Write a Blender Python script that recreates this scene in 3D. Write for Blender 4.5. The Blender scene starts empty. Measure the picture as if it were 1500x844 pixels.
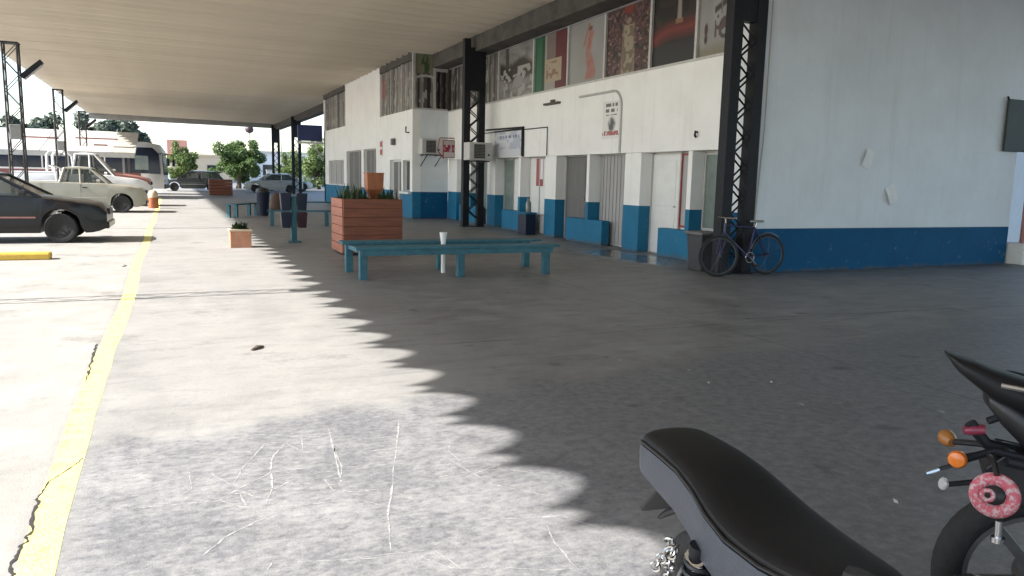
import bpy, math, random
import numpy as np
from mathutils import Matrix, Vector
random.seed(7); rng = np.random.default_rng(7)
R = math.radians; PI = math.pi
S = bpy.context.scene; COL = S.collection

# ---------------------------------------------------------------- camera, sky, sun, exposure
cam_d = bpy.data.cameras.new('camera'); cam = bpy.data.objects.new('camera', cam_d); COL.objects.link(cam); S.camera = cam
cam_d.sensor_width = 36; cam_d.lens = 1110 / 1500 * 36; cam_d.clip_end = 3000; cam_d.clip_start = .05
yaw, pit, rol = R(24.2), R(8.25), R(1.3)
fw = Vector((math.sin(yaw) * math.cos(pit), math.cos(yaw) * math.cos(pit), -math.sin(pit)))
rt = Vector((math.cos(yaw), -math.sin(yaw), 0)); up = rt.cross(fw)
r2 = rt * math.cos(rol) + up * math.sin(rol); u2 = -rt * math.sin(rol) + up * math.cos(rol)
M = Matrix((r2, u2, -fw)).transposed().to_4x4(); M.translation = (0, 0, 1.5); cam.matrix_world = M

SUN_EL = R(38.8)
W = bpy.data.worlds.new('World'); S.world = W; W.use_nodes = True
nt = W.node_tree; sky = nt.nodes.new('ShaderNodeTexSky'); sky.sky_type = 'NISHITA'; sky.sun_disc = False
sky.sun_elevation = SUN_EL; sky.sun_rotation = R(270); sky.dust_density = 1.0; sky.air_density = 1.0
nt.links.new(sky.outputs[0], nt.nodes['Background'].inputs[0]); nt.nodes['Background'].inputs[1].default_value = .15
sd = bpy.data.lights.new('sun', 'SUN'); sd.energy = 4.6; sd.angle = R(.5); sd.color = (1, .965, .92)
sun = bpy.data.objects.new('sun', sd); COL.objects.link(sun)
sun.rotation_euler = Vector((math.cos(SUN_EL), 0, -math.sin(SUN_EL))).to_track_quat('-Z', 'Y').to_euler()
S.view_settings.view_transform = 'Standard'; S.view_settings.look = 'None'; S.view_settings.gamma = 1
S.view_settings.use_curve_mapping = False; S.view_settings.exposure = 1.4
S.render.engine = 'CYCLES'
S.cycles.max_bounces = 8; S.cycles.diffuse_bounces = 5; S.cycles.use_denoising = True

# ---------------------------------------------------------------- materials
def mat(name, col, rough=.6, var=.12, scale=6, bump=0, bscale=30, metal=0, col2=None, stretch=(1, 1, 1), spec=.5, thr=None, coat=0, dirt=0, streak=0, tone=0):
    m = bpy.data.materials.new(name); m.use_nodes = True; n = m.node_tree.nodes; l = m.node_tree.links
    b = n['Principled BSDF']; b.inputs['Roughness'].default_value = rough; b.inputs['Metallic'].default_value = metal
    b.inputs['Specular IOR Level'].default_value = spec; b.inputs['Coat Weight'].default_value = coat
    tc = n.new('ShaderNodeTexCoord'); mp = n.new('ShaderNodeMapping'); mp.inputs[3].default_value = stretch
    l.new(tc.outputs['Object'], mp.inputs[0])
    nz = n.new('ShaderNodeTexNoise'); nz.inputs['Scale'].default_value = scale; nz.inputs['Detail'].default_value = 7; nz.inputs['Roughness'].default_value = .65
    l.new(mp.outputs[0], nz.inputs[0])
    rp = n.new('ShaderNodeValToRGB'); lo, hi = thr or (.3, .7)
    rp.color_ramp.elements[0].position = lo; rp.color_ramp.elements[1].position = hi
    c2 = col2 or tuple(c * (1 - 2 * var) for c in col)
    rp.color_ramp.elements[0].color = (*c2, 1); rp.color_ramp.elements[1].color = (*col, 1)
    l.new(nz.outputs[0], rp.inputs[0]); cout = rp.outputs[0]
    def mixc(f, c2, mode='MIX'):
        k = n.new('ShaderNodeMix'); k.data_type = 'RGBA'; k.blend_type = mode; l.new(f, k.inputs[0]); l.new(cout, k.inputs[6])
        if isinstance(c2, tuple): k.inputs[7].default_value = (*c2, 1)
        else: l.new(c2, k.inputs[7])
        return k.outputs[2]
    def mr(v, a, b_, c=0., d=1.):
        k = n.new('ShaderNodeMapRange'); l.new(v, k.inputs[0])
        for i, q in enumerate((a, b_, c, d)): k.inputs[i + 1].default_value = q
        return k.outputs[0]
    if streak:
        m2 = n.new('ShaderNodeMapping'); m2.inputs[3].default_value = (5, 5, .35); l.new(tc.outputs['Object'], m2.inputs[0])
        z2 = n.new('ShaderNodeTexNoise'); z2.inputs['Scale'].default_value = 1.6; z2.inputs['Detail'].default_value = 6; l.new(m2.outputs[0], z2.inputs[0])
        cout = mixc(mr(z2.outputs[0], .55, .8, 0, streak), (.40, .36, .30))
    if dirt:
        sp_ = n.new('ShaderNodeSeparateXYZ'); l.new(tc.outputs['Object'], sp_.inputs[0])
        z3 = n.new('ShaderNodeTexNoise'); z3.inputs['Scale'].default_value = 7; z3.inputs['Detail'].default_value = 6; l.new(tc.outputs['Object'], z3.inputs[0])
        ad = n.new('ShaderNodeMath'); ad.operation = 'MULTIPLY_ADD'; l.new(z3.outputs[0], ad.inputs[0]); ad.inputs[1].default_value = -dirt * 1.6; l.new(sp_.outputs[2], ad.inputs[2])
        cout = mixc(mr(ad.outputs[0], -dirt * .25, -dirt * .9, 0, .75), (.10, .09, .08))
        cout = mixc(mr(z3.outputs[0], .66, .74, 0, .35), (.22, .26, .28))
    if tone:
        oi = n.new('ShaderNodeObjectInfo'); cb = n.new('ShaderNodeCombineColor'); t_ = mr(oi.outputs['Random'], 0, 1, 1 - tone, 1)
        for i in range(3): l.new(t_, cb.inputs[i])
        v1 = n.new('ShaderNodeValue'); v1.outputs[0].default_value = 1; cout = mixc(v1.outputs[0], cb.outputs[0], 'MULTIPLY')
    l.new(cout, b.inputs['Base Color'])
    if bump:
        n2 = n.new('ShaderNodeTexNoise'); n2.inputs['Scale'].default_value = bscale; n2.inputs['Detail'].default_value = 5
        l.new(mp.outputs[0], n2.inputs[0]); bp = n.new('ShaderNodeBump'); bp.inputs['Strength'].default_value = bump; bp.inputs['Distance'].default_value = .02
        l.new(n2.outputs[0], bp.inputs['Height']); l.new(bp.outputs[0], b.inputs['Normal'])
    return m

def wear(m, scale, lo, hi):
    n = m.node_tree.nodes; l = m.node_tree.links; b = n['Principled BSDF']; tc = n.new('ShaderNodeTexCoord')
    z = n.new('ShaderNodeTexNoise'); z.inputs['Scale'].default_value = scale; z.inputs['Detail'].default_value = 6; z.inputs['Roughness'].default_value = .7; l.new(tc.outputs['Object'], z.inputs[0])
    k = n.new('ShaderNodeMapRange'); l.new(z.outputs[0], k.inputs[0]); k.inputs[1].default_value = lo; k.inputs[2].default_value = hi; l.new(k.outputs[0], b.inputs['Alpha'])

def print_mat(name, rough=.45):
    m = bpy.data.materials.new(name); m.use_nodes = True; n = m.node_tree.nodes
    a = n.new('ShaderNodeVertexColor'); a.layer_name = 'Col'
    m.node_tree.links.new(a.outputs[0], n['Principled BSDF'].inputs['Base Color']); n['Principled BSDF'].inputs['Roughness'].default_value = rough
    return m

def leaf_mat(name, a, b):
    m = bpy.data.materials.new(name); m.use_nodes = True; n = m.node_tree.nodes; l = m.node_tree.links
    g = n.new('ShaderNodeNewGeometry'); rp = n.new('ShaderNodeValToRGB')
    rp.color_ramp.elements[0].color = (*a, 1); rp.color_ramp.elements[1].color = (*b, 1)
    l.new(g.outputs['Random Per Island'], rp.inputs[0]); bs = n['Principled BSDF']; l.new(rp.outputs[0], bs.inputs['Base Color'])
    bs.inputs['Roughness'].default_value = .55
    tr = n.new('ShaderNodeBsdfTranslucent'); l.new(rp.outputs[0], tr.inputs[0]); mx = n.new('ShaderNodeMixShader'); mx.inputs[0].default_value = .35
    l.new(bs.outputs[0], mx.inputs[1]); l.new(tr.outputs[0], mx.inputs[2]); l.new(mx.outputs[0], n['Material Output'].inputs[0])
    return m

def ground_mat():
    m = bpy.data.materials.new('worn_concrete'); m.use_nodes = True; n = m.node_tree.nodes; l = m.node_tree.links; b = n['Principled BSDF']
    tc = n.new('ShaderNodeTexCoord'); P = tc.outputs['Object']
    def noise(s, d=6, st=(1, 1, 1), r=.6):
        mp = n.new('ShaderNodeMapping'); mp.inputs[3].default_value = st; l.new(P, mp.inputs[0])
        z = n.new('ShaderNodeTexNoise'); z.inputs['Scale'].default_value = s; z.inputs['Detail'].default_value = d; z.inputs['Roughness'].default_value = r
        l.new(mp.outputs[0], z.inputs[0]); return z.outputs[0]
    def mth(op, a, c=None, d=None, clamp=False):
        k = n.new('ShaderNodeMath'); k.operation = op; k.use_clamp = clamp
        for i, v in enumerate((a, c, d)):
            if v is None: continue
            if isinstance(v, (int, float)): k.inputs[i].default_value = v
            else: l.new(v, k.inputs[i])
        return k.outputs[0]
    def mix(f, a, c):
        k = n.new('ShaderNodeMix'); k.data_type = 'RGBA'; l.new(f, k.inputs[0])
        for i, v in ((6, a), (7, c)):
            if isinstance(v, tuple): k.inputs[i].default_value = (*v, 1)
            else: l.new(v, k.inputs[i])
        return k.outputs[2]
    def ramp(f, lo, hi):
        return mth('MULTIPLY_ADD', f, 1 / (hi - lo), -lo / (hi - lo), True)
    sx = n.new('ShaderNodeSeparateXYZ'); l.new(P, sx.inputs[0]); X, Y = sx.outputs[0], sx.outputs[1]
    big = noise(.45, 5); mid = noise(1.7, 8, r=.7); fine = noise(14, 8, r=.75); brush = noise(20, 7, (.7, 1.2, 1), .7); brush2 = noise(3.2, 8, (.45, 1.5, 1), .72); grit = noise(95, 3); fleck = noise(60, 4, r=.6); crisp = noise(34, 8, (.8, 1.15, 1), .8)
    cream = mix(ramp(mid, .3, .68), (.225, .22, .21), (.34, .33, .312))
    cream = mix(ramp(big, .42, .62), cream, mix(ramp(fine, .35, .65), (.28, .275, .265), (.365, .352, .33)))
    grey = mix(ramp(mth('ADD', mth('MULTIPLY', fine, .45), mth('MULTIPLY', crisp, .55)), .40, .60), (.105, .108, .118), (.235, .236, .242))
    grey = mix(ramp(mth('ADD', mth('MULTIPLY', mid, .6), mth('MULTIPLY', brush, .5)), .5, .72), grey, (.345, .342, .335))
    edge = mth('ADD', Y, mth('MULTIPLY_ADD', mid, 1.1, -.55)); edge = mth('ADD', edge, mth('MULTIPLY', X, -.12))
    cream = mix(mth('MULTIPLY', ramp(brush2, .52, .66), .55), cream, (.19, .185, .18)); cream = mix(mth('MULTIPLY', ramp(fine, .56, .68), .55), cream, (.175, .168, .158)); cream = mix(mth('MULTIPLY', ramp(crisp, .58, .70), .4), cream, (.42, .405, .375))
    f = ramp(edge, 4.75, 4.45)
    f = mth('MULTIPLY', f, ramp(mth('ADD', X, mth('MULTIPLY', mid, .5)), -.35, -.1))
    c = mix(f, cream, grey)
    road = mix(ramp(mid, .3, .7), (.285, .275, .255), (.39, .375, .345))
    c = mix(ramp(mth('ADD', X, mth('MULTIPLY_ADD', mid, .06, -.03)), -.60, -.66), c, road)
    # burnished terminal floor: canopy shade put into its colour from the shadow line inwards
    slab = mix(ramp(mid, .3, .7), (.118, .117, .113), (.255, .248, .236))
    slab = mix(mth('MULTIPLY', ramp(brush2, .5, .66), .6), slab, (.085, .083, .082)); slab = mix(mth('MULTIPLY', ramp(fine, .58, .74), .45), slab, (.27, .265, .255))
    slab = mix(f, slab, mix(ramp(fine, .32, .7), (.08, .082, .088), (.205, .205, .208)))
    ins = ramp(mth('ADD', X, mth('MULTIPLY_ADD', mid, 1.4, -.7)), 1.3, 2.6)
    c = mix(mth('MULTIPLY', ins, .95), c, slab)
    c = mix(mth('MULTIPLY', ramp(fleck, .66, .76), .45), c, (.36, .355, .34)); c = mix(mth('MULTIPLY', ramp(crisp, .38, .28), .5), c, (.07, .07, .07))
    stain = ramp(noise(.9, 7, r=.75), .56, .70)
    c = mix(mth('MULTIPLY', stain, .5), c, (.075, .074, .072))
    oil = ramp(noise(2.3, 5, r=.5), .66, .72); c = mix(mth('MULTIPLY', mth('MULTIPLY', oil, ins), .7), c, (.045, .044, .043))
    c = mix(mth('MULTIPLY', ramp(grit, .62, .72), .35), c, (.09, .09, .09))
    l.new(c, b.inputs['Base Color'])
    # wet patch by the white door
    dx = mth('SUBTRACT', X, 8.3); dy = mth('SUBTRACT', Y, 12.9)
    d = mth('ADD', mth('MULTIPLY', mth('MULTIPLY', dx, dx), 1.3), mth('MULTIPLY', mth('MULTIPLY', dy, dy), .22))
    wet = ramp(mth('ADD', d, mth('MULTIPLY_ADD', mid, 2.4, -1.2)), .75, .15)
    ro = mth('MULTIPLY_ADD', ins, -.22, .72); ro = mth('ADD', ro, mth('MULTIPLY_ADD', mid, .3, -.15))
    ro = mth('MULTIPLY', ro, mth('MULTIPLY_ADD', wet, -.75, 1)); l.new(ro, b.inputs['Roughness'])
    bp = n.new('ShaderNodeBump'); bp.inputs['Distance'].default_value = .012
    l.new(mth('MULTIPLY_ADD', wet, -.3, .33), bp.inputs['Strength'])
    l.new(mth('ADD', fine, mth('MULTIPLY', grit, .5)), bp.inputs['Height']); l.new(bp.outputs[0], b.inputs['Normal'])
    return m

MT = dict(
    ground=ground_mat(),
    white=mat('white_wall_paint', (.82, .815, .80), .6, col2=(.77, .76, .735), scale=1.1, bump=.25, bscale=18, thr=(.36, .58), streak=.22),
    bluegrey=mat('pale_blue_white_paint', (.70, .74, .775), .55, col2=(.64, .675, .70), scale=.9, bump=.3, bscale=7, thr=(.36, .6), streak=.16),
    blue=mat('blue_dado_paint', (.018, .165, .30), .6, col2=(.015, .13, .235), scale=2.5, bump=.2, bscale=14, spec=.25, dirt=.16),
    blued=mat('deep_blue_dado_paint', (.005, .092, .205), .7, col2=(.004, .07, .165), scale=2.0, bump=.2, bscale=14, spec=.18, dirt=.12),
    teal=mat('teal_paint', (.05, .165, .205), .55, col2=(.04, .105, .135), scale=9, bump=.25, bscale=40, spec=.3),
    roof=mat('fibre_cement', (.72, .645, .525), .8, col2=(.60, .53, .425), scale=2.2, stretch=(.2, 2.2, 1), bump=.2, bscale=12, tone=.06),
    steel=mat('dark_steel', (.010, .011, .015), .55, col2=(.018, .018, .021), scale=6, bump=.1, spec=.25),
    tsteel=mat('weathered_steel', (.055, .050, .045), .6, .2, 6),
    woodside=mat('sunlit_side_plank', (.42, .165, .095), .55, col2=(.28, .10, .06), scale=5, stretch=(.6, .6, 5), bump=.2),  # lighter copy of the planks: sun bounce on the sides put into colour
    amberd=mat('dusty_amber_lens', (.32, .13, .03), .35, .1, 10),
    frieze=mat('stained_dark_concrete', (.105, .095, .082), .85, col2=(.045, .041, .037), scale=2.2, bump=.5, bscale=9),
    greyc=mat('grey_concrete', (.34, .33, .31), .85, .15, 3, .3, 10),
    alu=mat('aluminium_frame', (.52, .51, .49), .45, .1, 8),
    glass=mat('dark_glass', (.045, .052, .055), .08, .2, 2, spec=.6),
    curtain=mat('grey_curtain', (.42, .41, .40), .8, .15, 3, stretch=(8, 8, .3)),
    curtaind=mat('dark_grey_shutter', (.17, .165, .16), .7, .15, 3, stretch=(8, 8, .3)),
    greeng=mat('green_tinted_glass', (.22, .27, .25), .15, .2, 2),
    doorw=mat('white_door', (.74, .74, .72), .5, .06, 3),
    wood=mat('red_brown_plank', (.25, .078, .036), .5, col2=(.12, .038, .022), scale=4, stretch=(.6, .6, 6), bump=.2, bscale=14),
    orangew=mat('orange_wood', (.42, .14, .05), .5, col2=(.26, .085, .04), scale=5, stretch=(2, 2, .7), bump=.2),
    terra=mat('terracotta', (.50, .25, .15), .75, col2=(.36, .17, .10), scale=7, bump=.2),
    soil=mat('potting_soil', (.05, .035, .025), .95, .2, 20, .6),
    black=mat('black_plastic', (.014, .014, .016), .42, .2, 10),
    vinyl=mat('black_seat_vinyl', (.009, .009, .010), .55, .15, 30, bump=.12, bscale=260, spec=.3),
    vinylb=mat('slate_seat_side_vinyl', (.05, .058, .075), .42, .12, 25, bump=.3, bscale=240),
    rubber=mat('tyre_rubber', (.018, .018, .018), .8, .2, 30, .3, 60),
    chrome=mat('chrome', (.62, .62, .62), .22, .06, 12, metal=1),
    navy=mat('navy_paint', (.010, .018, .045), .45, .2, 8),
    purple=mat('blue_bicycle_paint', (.018, .018, .085), .35, .15, 8),
    red=mat('dull_red_paint', (.33, .035, .04), .45, .2, 8),
    pinkr=mat('pink_patterned_vinyl', (.50, .09, .12), .5, col2=(.50, .40, .39), scale=75, thr=(.42, .52)),
    orange=mat('amber_lens', (.75, .19, .02), .25, .08, 10, spec=.6),
    carblack=mat('black_car_paint', (.008, .008, .011), .3, .2, 3, coat=.15, spec=.35),
    carcream=mat('cream_car_paint', (.34, .325, .265), .35, .06, 3, coat=.4),
    carwhite=mat('white_car_paint', (.74, .74, .73), .35, .05, 3, coat=.4),
    hood=mat('faded_red_bonnet', (.36, .17, .145), .45, col2=(.27, .105, .09), scale=5, stretch=(6, .5, 1)),
    carglass=mat('tinted_car_glass', (.055, .07, .066), .06, .1, 2, spec=.6),
    carsilver=mat('silver_car_paint', (.34, .36, .35), .35, .06, 3, coat=.4, metal=.3),
    cargrey=mat('dark_grey_car_paint', (.06, .062, .066), .3, .1, 3, coat=.4),
    busw=mat('coach_white', (.62, .60, .57), .45, .06, 2),
    busr=mat('coach_red', (.22, .085, .075), .5, .15, 2),
    busg=mat('coach_dark_glass', (.016, .024, .045), .12, .2, 2),
    shed=mat('pale_sheet_metal', (.56, .54, .49), .6, .10, 1.2, .15, 10),
    shedl=mat('weathered_sheet_metal', (.47, .45, .40), .65, .16, 1.6, .15, 10),
    shedd=mat('pale_block_wall', (.50, .485, .44), .85, .1, 2),
    yellow=mat('yellow_road_paint', (.80, .71, .25), .7, col2=(.58, .53, .30), scale=10, thr=(.33, .5), bump=.4, bscale=60),
    yellowk=mat('yellow_curb_paint', (.66, .42, .05), .65, col2=(.48, .31, .06), scale=8, bump=.3),
    crackd=mat('dark_crack', (.045, .042, .04), .95, .2, 30),
    crackl=mat('pale_crack_filler', (.44, .435, .43), .9, col2=(.30, .30, .30), scale=25, thr=(.38, .6)),
    bark=mat('bark', (.13, .095, .07), .9, .2, 8, .5),
    leafd=leaf_mat('dark_leaves', (.022, .045, .018), (.06, .10, .035)),
    leafm=leaf_mat('mid_leaves', (.05, .10, .025), (.14, .22, .06)),
    leafl=leaf_mat('light_leaves', (.09, .15, .035), (.20, .26, .08)),
    leafg=leaf_mat('grey_green_leaves', (.06, .085, .06), (.11, .14, .10)),
    housew=mat('cream_render', (.62, .50, .36), .85, .06, 2),
    roofr=mat('red_roof_tile', (.22, .10, .075), .8, .15, 5),
    paper=mat('white_paper', (.78, .78, .76), .7, .04, 6),
    bag=mat('brown_canvas', (.10, .06, .04), .8, .2, 15, .3),
    lens=mat('clear_lens', (.42, .42, .42), .1, .05, 4),
    maroonlens=mat('dusty_red_lens', (.22, .03, .06), .3, .1, 10),
    redlens=mat('red_lens', (.45, .02, .03), .2, .1, 10),
    maroon=mat('maroon_paint', (.045, .014, .022), .5, .2, 8),
    board=mat('dark_green_board', (.035, .05, .045), .6, col2=(.02, .03, .028), scale=3),
    bluesign=mat('blue_sign_paint', (.03, .05, .17), .5, .15, 4),
    prints=print_mat('printed_sheet'),
    putty=mat('bare_plaster', (.86, .86, .85), .8, .04, 20, .3),
)

wear(MT['yellow'], 9, .30, .44); MT['carglass'].node_tree.nodes['Principled BSDF'].inputs['Alpha'].default_value = .62; wear(MT['crackl'], 32, .27, .50); wear(MT['crackd'], 30, .30, .40)
# ---------------------------------------------------------------- mesh helpers
WM = {}
class MB:
    def __init__(s): s.v = []; s.f = []; s.m = []
    def add(s, vs, fs, mi=0):
        o = len(s.v); s.v += [tuple(p) for p in vs]; s.f += [tuple(i + o for i in f) for f in fs]; s.m += [mi] * len(fs); return s
    def box(s, x0, x1, y0, y1, z0, z1, mi=0):
        return s.add([(x0, y0, z0), (x1, y0, z0), (x1, y1, z0), (x0, y1, z0), (x0, y0, z1), (x1, y0, z1), (x1, y1, z1), (x0, y1, z1)],
                     [(0, 3, 2, 1), (4, 5, 6, 7), (0, 1, 5, 4), (1, 2, 6, 5), (2, 3, 7, 6), (3, 0, 4, 7)], mi)
    def tube(s, p, q, r, n=8, r2=None, mi=0, cap=True):
        p = Vector(p); q = Vector(q); d = (q - p).normalized(); a = d.orthogonal().normalized(); b = d.cross(a); r2 = r if r2 is None else r2
        vs = []
        for c, rr in ((p, r), (q, r2)):
            for k in range(n):
                t = 2 * PI * k / n + PI / n; vs.append(c + a * math.cos(t) * rr + b * math.sin(t) * rr)
        fs = [(k, (k + 1) % n, n + (k + 1) % n, n + k) for k in range(n)]
        if cap: fs += [tuple(range(n))[::-1], tuple(range(n, 2 * n))]
        return s.add(vs, fs, mi)
    def path(s, pts, r, n=6, mi=0):
        pts = [Vector(p) for p in pts]; vs = []; N = len(pts); a = None
        for i, p in enumerate(pts):
            d = (pts[min(i + 1, N - 1)] - pts[max(i - 1, 0)]).normalized()
            if a is None: a = d.orthogonal().normalized()
            a = (a - d * a.dot(d)).normalized(); b = d.cross(a)
            rr = r[i] if isinstance(r, (list, tuple)) else r
            for k in range(n): t = 2 * PI * k / n; vs.append(p + (a * math.cos(t) + b * math.sin(t)) * rr)
        fs = [(i * n + k, i * n + (k + 1) % n, (i + 1) * n + (k + 1) % n, (i + 1) * n + k) for i in range(N - 1) for k in range(n)]
        fs += [tuple(range(n))[::-1], tuple(range((N - 1) * n, N * n))]
        return s.add(vs, fs, mi)
    def loft(s, rings, cap=True, mi=0, closed=True):
        n = len(rings[0]); vs = [p for r in rings for p in r]; m = n if closed else n - 1
        fs = [(i * n + k, i * n + (k + 1) % n, (i + 1) * n + (k + 1) % n, (i + 1) * n + k) for i in range(len(rings) - 1) for k in range(m)]
        if cap: fs += [tuple(range(n))[::-1], tuple(range((len(rings) - 1) * n, len(rings) * n))]
        return s.add(vs, fs, mi)
    def lathe(s, c, axis, prof, n=20, mi=0):
        c = Vector(c); d = Vector(axis).normalized(); a = d.orthogonal().normalized(); b = d.cross(a)
        rings = [[c + d * h + (a * math.cos(2 * PI * k / n) + b * math.sin(2 * PI * k / n)) * r for k in range(n)] for r, h in prof]
        return s.loft(rings, True, mi)
    def torus(s, c, axis, Rr, r, n=32, k=8, mi=0, flat=1):
        c = Vector(c); d = Vector(axis).normalized(); a = d.orthogonal().normalized(); b = d.cross(a); vs = []
        for i in range(n):
            e = a * math.cos(2 * PI * i / n) + b * math.sin(2 * PI * i / n)
            for j in range(k):
                t = 2 * PI * j / k; vs.append(c + e * (Rr + r * math.cos(t)) + d * r * flat * math.sin(t))
        fs = [(i * k + j, ((i + 1) % n) * k + j, ((i + 1) % n) * k + (j + 1) % k, i * k + (j + 1) % k) for i in range(n) for j in range(k)]
        return s.add(vs, fs, mi)
    def prism(s, poly, y0, y1, mi=0, ax='y'):
        n = len(poly)
        g = {'y': lambda a, b, c: (a, c, b), 'x': lambda a, b, c: (c, a, b), 'z': lambda a, b, c: (a, b, c)}[ax]
        vs = [g(a, b, y0) for a, b in poly] + [g(a, b, y1) for a, b in poly]
        fs = [(k, (k + 1) % n, n + (k + 1) % n, n + k) for k in range(n)] + [tuple(range(n))[::-1], tuple(range(n, 2 * n))]
        return s.add(vs, fs, mi)
    def build(s, name, mats, parent=None, smooth=False, bevel=0, local=False, kind=None, label=None):
        if isinstance(mats, str): mats = [mats]
        me = bpy.data.meshes.new(name); vs = s.v
        if parent is not None and not local and parent.name in WM:
            I = WM[parent.name].inverted(); vs = [tuple(I @ Vector(p)) for p in vs]
        me.from_pydata(vs, [], s.f)
        for k in mats: me.materials.append(MT[k])
        if len(mats) > 1: me.polygons.foreach_set('material_index', s.m)
        import bmesh
        bm = bmesh.new(); bm.from_mesh(me); bmesh.ops.recalc_face_normals(bm, faces=bm.faces); bm.to_mesh(me); bm.free()
        if smooth:
            me.polygons.foreach_set('use_smooth', [True] * len(me.polygons))
            me.set_sharp_from_angle(angle=R(40))
        o = bpy.data.objects.new(name, me); COL.objects.link(o)
        if bevel:
            b = o.modifiers.new('bevel', 'BEVEL'); b.width = bevel; b.segments = 2; b.limit_method = 'ANGLE'; b.angle_limit = R(40)
        if parent is not None: o.parent = parent; WM[o.name] = WM.get(parent.name, Matrix())
        else: WM[o.name] = Matrix()
        if kind: o['kind'] = kind
        if label: o['label'] = label
        return o

def tag(o, label, cat, group=None, kind=None):
    o['label'] = label; o['category'] = cat
    if group: o['group'] = group
    if kind: o['kind'] = kind
    return o
def thing(name, label, cat, loc=(0, 0, 0), rz=0, group=None):
    o = bpy.data.objects.new(name, None); COL.objects.link(o); o.location = loc; o.rotation_euler = (0, 0, rz); o.empty_display_size = .2
    WM[o.name] = Matrix.Translation(loc) @ Matrix.Rotation(rz, 4, 'Z'); return tag(o, label, cat, group)
KIDS = {}
def kids(o): return [c for c in bpy.data.objects if c.parent == o]
def dup(root, loc, rz=None, label=None):
    r = root.copy(); COL.objects.link(r); r.location = loc
    if rz is not None: r.rotation_euler = (0, 0, rz)
    if label: r['label'] = label
    WM[r.name] = Matrix.Translation(loc) @ Matrix.Rotation(r.rotation_euler.z, 4, 'Z')
    for c in kids(root):
        d = c.copy(); COL.objects.link(d); d.parent = r
        for g in kids(c): e = g.copy(); COL.objects.link(e); e.parent = d
    return r
def inst(o, off):
    c = o.copy(); COL.objects.link(c); c.location = Vector(o.location) + Vector(off); return c

def grid_wall(axis, plane, th, a0, a1, z0, z1, holes, dado, mb=None, mi=(0, 1)):
    """wall slab facing -axis with rectangular openings; below dado the faces take the second material"""
    mb = mb or MB(); A = sorted({a0, a1, *[h[0] for h in holes], *[h[1] for h in holes]}); A = [a for a in A if a0 <= a <= a1]
    Z = sorted({z0, z1, dado, *[h[2] for h in holes], *[h[3] for h in holes]}); Z = [z for z in Z if z0 <= z <= z1]
    for i in range(len(A) - 1):
        for j in range(len(Z) - 1):
            a, b, c, d = A[i], A[i + 1], Z[j], Z[j + 1]; ca, cz = (a + b) / 2, (c + d) / 2
            if any(h[0] < ca < h[1] and h[2] < cz < h[3] for h in holes): continue
            m = mi[1] if cz < dado else mi[0]
            if axis == 'x': mb.box(plane, plane + th, a, b, c, d, m)
            else: mb.box(a, b, plane, plane + th, c, d, m)
    return mb

# value noise for printed sheets
_T = rng.random((64, 64))
def vn(u, v, s):
    x, y = u * s, v * s; i, j = np.floor(x).astype(int), np.floor(y).astype(int); fx, fy = x - i, y - j
    fx, fy = fx * fx * (3 - 2 * fx), fy * fy * (3 - 2 * fy); g = lambda a, b: _T[a % 64, b % 64]
    return (g(i, j) * (1 - fx) + g(i + 1, j) * fx) * (1 - fy) + (g(i, j + 1) * (1 - fx) + g(i + 1, j + 1) * fx) * fy
def sheet(name, parent, P0, du, dv, fn, nu=56, nv=64, thick=.006, label=None, dim=1):
    """a printed flat sheet: P0 lower-left as seen, du, dv vectors; colours from fn(u, v)"""
    P0, du, dv = Vector(P0), Vector(du), Vector(dv); nrm = du.cross(dv).normalized()
    us, vs = np.meshgrid((np.arange(nu) + .5) / nu, (np.arange(nv) + .5) / nv); colr = np.clip(fn(us, vs) * dim, 0.003, .9).reshape(-1, 3)
    mb = MB(); verts = [P0 + du * (i / nu) + dv * (j / nv) for j in range(nv + 1) for i in range(nu + 1)]
    mb.add(verts, [(j * (nu + 1) + i, j * (nu + 1) + i + 1, (j + 1) * (nu + 1) + i + 1, (j + 1) * (nu + 1) + i) for j in range(nv) for i in range(nu)])
    nb = len(mb.v); c = [P0, P0 + du, P0 + du + dv, P0 + dv]; back = [p - nrm * thick for p in c]
    mb.add(c + back, [(0, 4, 5, 1), (1, 5, 6, 2), (2, 6, 7, 3), (3, 7, 4, 0), (4, 7, 6, 5)])
    o = mb.build(name, 'prints', parent, label=label); me = o.data
    at = me.color_attributes.new('Col', 'FLOAT_COLOR', 'CORNER')
    buf = np.ones((len(me.loops), 4)); k = nu * nv
    buf[:k * 4, :3] = np.repeat(colr, 4, axis=0); buf[k * 4:, :3] = .3
    at.data.foreach_set('color', buf.ravel()); return o
def C3(u, c): return np.ones(u.shape + (1,)) * np.array(c)
def lay(img, mask, c): m = np.clip(mask, 0, 1)[..., None]; return img * (1 - m) + m * np.array(c)
def soft(d, w): return np.clip(.5 - d / w, 0, 1)

# ---------------------------------------------------------------- ground and markings
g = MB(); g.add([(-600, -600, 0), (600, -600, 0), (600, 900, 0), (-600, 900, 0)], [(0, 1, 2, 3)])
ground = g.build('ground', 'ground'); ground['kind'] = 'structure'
y = MB(); N = 120; pl = []; pr_ = []
for i in range(N + 1):
    Y = -3 + 49 * i / N; w = .004 * random.uniform(-1, 1); cx = -.53 + .02 * math.sin(Y * .8)
    pl.append((cx - .075 + w, Y, .0012)); pr_.append((cx + .07 + .011 * random.uniform(-1, 1), Y, .0012))
y.add(pl + pr_, [(i, i + N + 1, i + N + 2, i + 1) for i in range(N)])
yl = y.build('yellow_line', 'yellow'); yl['kind'] = 'structure'

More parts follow.
